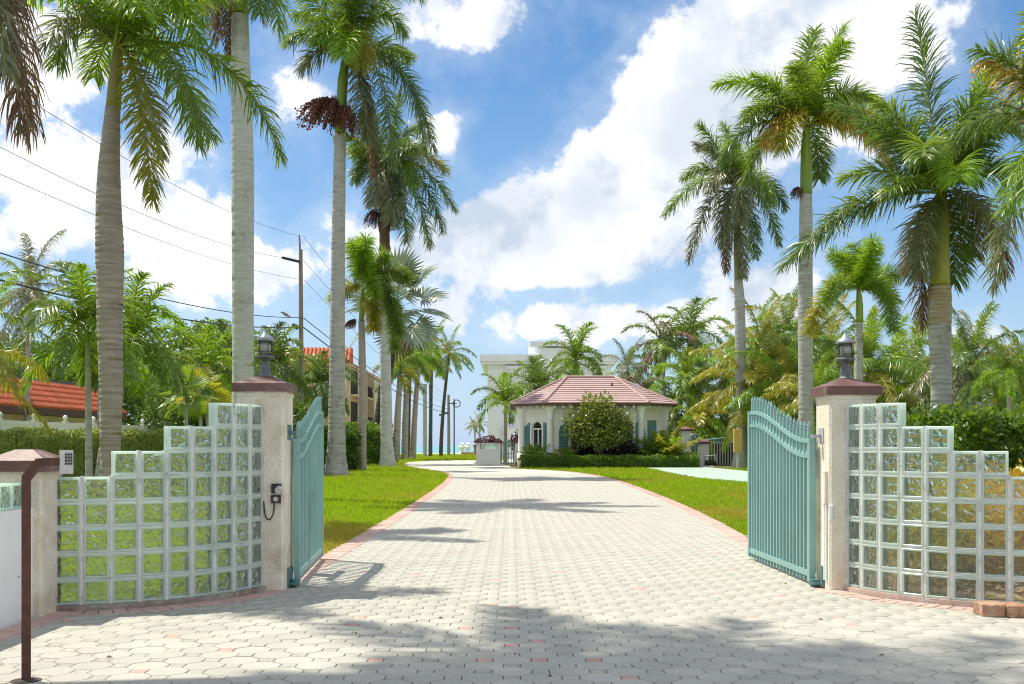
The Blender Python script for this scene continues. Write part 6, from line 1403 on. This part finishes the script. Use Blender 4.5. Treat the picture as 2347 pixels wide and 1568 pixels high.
fan_palm('small fan palm on a thin pale stem below the feather palms, left one', 425, 42, 908, 13, .62, 'palm', .14, 'trunk', 430, 12, 'small fan palms')
fan_palm('small fan palm on a thin pale stem below the feather palms, right one', 458, 44, 900, 12, .6, 'palm_yellow', .14, 'trunk', 462, 13, 'small fan palms')
# the receding row left of the drive
RG = 'foxtail palms in the far row'
back_palm('first foxtail palm with reddish trunk in the far row', 'foxtail', 917, 104, 860, 13, 1.15, ('palm', 'palm_yellow'), 908, .62, 'trunk_brown', RG, seed=14)
back_palm('second foxtail palm with grey trunk in the far row', 'foxtail', 934, 108, 830, 13, 1.25, ('palm_lime', 'palm'), 927, .58, 'trunk', RG, seed=15)
back_palm('third foxtail palm with reddish trunk in the far row', 'foxtail', 962, 112, 815, 14, 1.45, ('palm_lime', 'palm'), 946, .55, 'trunk_brown', RG, seed=16)
back_palm('thin dark stemmed coconut palm between the foxtails of the far row', 'coconut', 942, 126, 800, 12, .8, ('palm', 'palm_dark'), 936, .34, 'trunk_dark', seed=17)
back_palm('coconut palm with curved thin stem beside the two slim poles', 'coconut', 990, 136, 800, 16, .95, ('palm', 'palm_yellow'), 986, .42, 'trunk_dark', seed=18)
back_palm('outermost coconut palm of the far row, nearest the sea', 'coconut', 1030, 140, 808, 17, .92, ('palm_grey', 'palm'), 1010, .42, 'trunk_dark', seed=19)
back_palm('left one of two tiny coconut palms at the shore', 'coconut', 1085, 172, 972, 14, .45, ('palm_yellow', 'palm_grey'), 1091, .32, 'trunk_pale', 'tiny shore palms', seed=20)
back_palm('right one of two tiny coconut palms at the shore', 'coconut', 1099, 174, 969, 14, .45, ('palm_yellow', 'palm_grey'), 1098, .32, 'trunk_pale', 'tiny shore palms', seed=21)
# around the gatehouse
back_palm('palm with long upright green leaves at the left end of the gatehouse roof', 'arching', 1158, 80, 925, 12, 1.3, ('palm', 'palm_lime'), 1158, .26, 'trunk_brown', seed=22, low=4)
back_palm('dense green palm clump rising behind the left roof slope', 'arching', 1232, 84, 900, 15, 1.45, ('palm', 'palm_dark'), 1215, .3, seed=23, low=4)
back_palm('feather palm standing above the ridge of the gatehouse roof against the white building', 'arching', 1318, 88, 825, 16, 1.45, ('palm', 'palm_lime'), 1320, .34, seed=25)
back_palm('grey-green palm behind the right roof slope', 'coconut', 1438, 96, 842, 16, .78, ('palm', 'palm_silver', 'palm_dark'), 1440, .36, seed=26)
back_palm('palm with dry skirt low behind the right roof slope', 'arching', 1478, 92, 900, 14, 1.3, ('palm', 'palm_grey', 'palm_brown'), 1480, .34, seed=27)
back_palm('tall dark palm, left of the pair right of the gatehouse roof', 'arching', 1518, 98, 790, 15, 1.7, ('palm_grey', 'palm', 'palm_brown'), 1522, .4, seed=28)
back_palm('tall palm with the highest arching crown right of the gatehouse roof', 'arching', 1580, 100, 778, 18, 1.9, ('palm', 'palm_dark'), 1577, .42, seed=29)
back_palm('broad green palm below the tall pair right of the gatehouse', 'arching', 1578, 86, 885, 20, 1.8, ('palm', 'palm_lime'), 1578, .3, seed=30)
back_palm('small palm between the broad green palm and the gatehouse eave', 'arching', 1545, 84, 945, 14, 1.2, ('palm', 'palm_dark'), 1548, .26, seed=31)
back_palm('yellow-green feather palm by the teal garden gate', 'arching', 1605, 80, 972, 18, 1.25, ('palm_lime', 'palm_yellow'), 1600, .2, seed=32)
leafy_tree('flowering_tree', 'round leafy tree with reddish shoots in front of the gatehouse', (5.35, 67.9, 0), [(5.3, 67.9, 2.7, 1.2, 1.1, 1.2), (4.2, 67.8, 2.3, .95, .9, .8), (6.2, 67.8, 2.2, 1.0, 1.0, .9), (4.85, 67.8, 3.75, .7, .7, .85), (5.85, 67.9, 3.65, .6, .7, .95), (6.85, 67.9, 2.95, .6, .6, .7), (3.75, 67.9, 2.95, .6, .6, .65), (5.3, 67.5, 1.75, 1.2, .8, .6), (7.15, 67.9, 2.35, .45, .5, .5)], 4600, .21, 'leaf_tree', 45, .22, shell=.7)
clump('cycad', 'dark green cycad at the left end of the low hedge', xat(1228, 68), 68.2, 40, 1.5, ('palm_lime', 'palm'), 51, leaf=.36, lw=.06, nl=30, el=(40, 85))
clump('fern', 'yellow-green fern beside the cycad under the gatehouse window', xat(1300, 67.9), 68.1, 34, 1.35, ('palm_yellow', 'palm_lime'), 52, leaf=.42, lw=.08, nl=24, el=(40, 80))
clump('areca_palm', 'large bushy yellow-tipped palm right of the gatehouse front', xat(1523, 68.4), 68.4, 44, 2.5, ('palm', 'palm_lime', 'palm_yellow'), 53, leaf=.6, lw=.08, nl=30, el=(35, 85))
clump('areca_palm', 'darker palm clump between the round tree and the large bushy palm', xat(1478, 68.8), 68.8, 22, 2.0, ('palm_dark', 'palm'), 54, leaf=.5, lw=.05, el=(20, 85))
for k, (px, r) in enumerate(((1345, .75), (1440, .85), (1405, .55))):
    x = xat(px, 68.2); T = thing('shrub', (x, 68.2, 0), ('dark purple shrub left of the round tree trunk', 'dark purple shrub right of the round tree trunk', 'small dark shrub at the foot of the round tree')[k], 'shrub', 'dark shrubs under the round tree')
    mb = MB(); mb.tube([(x, 68.2, 0), (x, 68.2, .6)], .05, 5); mb.build('stem', 'bark', T)
    V, tr = leaf_cloud([(x, 68.2, .85)], [(r, .6, .62)], 1500, .17, 60 + k, .8); o = bpy.data.objects.new('foliage', fast_mesh('foliage', V - np.array(T['_w'][:]), tr, 'leaf_purple')); COL.objects.link(o); o.parent = T; ALL.append(o)
for k, (px, Y, z, r, lb) in enumerate(((1118, 82, .9, .9, 'red leaved shrub behind the low white wall'), (1200, 81, 1.3, 1.0, 'red leaved shrub under the palms by the garden gate'))):
    x = xat(px, Y); T = thing('shrub', (x, Y, 0), lb, 'shrub'); mb = MB(); mb.tube([(x, Y, 0), (x, Y, z)], .05, 5); mb.build('stem', 'bark', T)
    V, tr = leaf_cloud([(x, Y, z + .3)], [(r, .7, .8)], 1500, .2, 70 + k, .8); o = bpy.data.objects.new('foliage', fast_mesh('foliage', V - np.array(T['_w'][:]), tr, 'leaf_red')); COL.objects.link(o); o.parent = T; ALL.append(o)
# coconut grove on the right
GG = 'coconut palms of the right grove'
grove = [(1745, 78, 800, .95, 'yellow', 1750), (1800, 82, 765, .95, 'green', 1798), (1722, 66, 880, .85, 'yellow', 1730), (1660, 88, 860, .85, 'yellow', 1668), (1815, 64, 880, .9, 'yellow', 1808), (1900, 78, 800, 1.0, 'green', 1890), (1990, 62, 850, .95, 'green', 1985), (2048, 66, 880, .9, 'yellow', 2045), (2095, 84, 850, 1.0, 'green', 2100), (1935, 70, 890, .9, 'yellow', 1930),
         (2225, 56, 830, .78, 'dark', 2235), (2195, 66, 880, .8, 'dark', 2190), (2290, 70, 880, .8, 'dark', 2286), (2120, 70, 905, .8, 'dark', 2118), (2355, 60, 850, .7, 'yellow', 2350), (1770, 92, 860, .9, 'green', 1775), (1870, 60, 920, .7, 'yellow', 1872)]
GL_ = {(1745): 'yellowing coconut palm, left of the pale trunk above the gate', 1800: 'green coconut palm with the highest tuft right of the slender royal palm', 1722: 'low yellow coconut palm right behind the slender royal trunk', 1660: 'leftmost yellow coconut palm of the grove, left of the slender royal trunk', 1815: 'low golden coconut palm left of the trunk above the gate', 1900: 'green coconut palm between the gate palm and the right lantern', 1990: 'green coconut palm right of the lantern with upright spears', 2048: 'low yellow coconut palm half way between lantern and banded trunk', 2095: 'green coconut palm just left of the banded trunk', 1935: 'yellow coconut palm behind the right lantern',
       2225: 'tall dark coconut palm right of the banded trunk', 2195: 'dark coconut palm right behind the banded trunk', 2290: 'dark coconut palm above the right hedge', 2120: 'dark coconut palm low behind the banded trunk', 2355: 'yellow coconut palm at the right edge of the photo', 1770: 'green coconut palm far back in the middle of the grove', 1870: 'lowest yellow coconut palm behind the right gate leaf'}
for k, (px, Y, cp, sc, cl, ft) in enumerate(grove):
    mts = {'yellow': ('palm_yellow', 'palm_lime', 'palm_yellow', 'palm'), 'green': ('palm', 'palm_lime', 'palm_yellow'), 'dark': ('palm_dark', 'palm', 'palm_grey')}[cl]
    back_palm(GL_[px], 'coconut', px, Y, cp, 26, sc * 1.12, mts, ft, .32, 'trunk_dark' if cl == 'dark' else 'trunk', GG, seed=100 + k)
back_palm('dark green foxtail palm at the right edge above the hedge', 'foxtail', 2310, 46, 850, 12, .75, ('palm', 'palm_lime'), 2315, .22, 'trunk_brown', seed=140)
back_palm('small foxtail palm left of the one at the right edge', 'foxtail', 2268, 52, 890, 11, .7, ('palm_dark', 'palm'), 2264, .22, 'trunk_brown', seed=141)
leafy_tree('broadleaf_tree', 'pale green shrubby tree behind the teal fence and yellow box', (13.2, 88, 0), [(11.5, 88, 1.9, 2.4, 2, 1.8), (14.6, 88, 2.1, 2.4, 2, 2.0), (17.5, 88, 2.0, 2.4, 2, 1.9), (10.0, 90, 2.4, 2, 2, 2.2)], 9000, .3, 'leaf', 46, .3)
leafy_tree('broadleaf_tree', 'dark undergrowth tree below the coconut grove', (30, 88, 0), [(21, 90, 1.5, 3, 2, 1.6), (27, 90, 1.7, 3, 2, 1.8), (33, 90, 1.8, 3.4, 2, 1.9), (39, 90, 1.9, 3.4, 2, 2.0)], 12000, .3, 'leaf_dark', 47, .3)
hedge('flowering croton edging at the foot of the right hedge', [(8.7, 20.6), (12, 20.9), (14, 21.2)], .8, .55, 2600, .10, 'croton', 8, rough=.06, name='flower_bed', cat='flowers')

# ------------------------------------------------------------------ close: drop the builder's helper notes
for o in ALL:
    if '_w' in o: del o['_w']
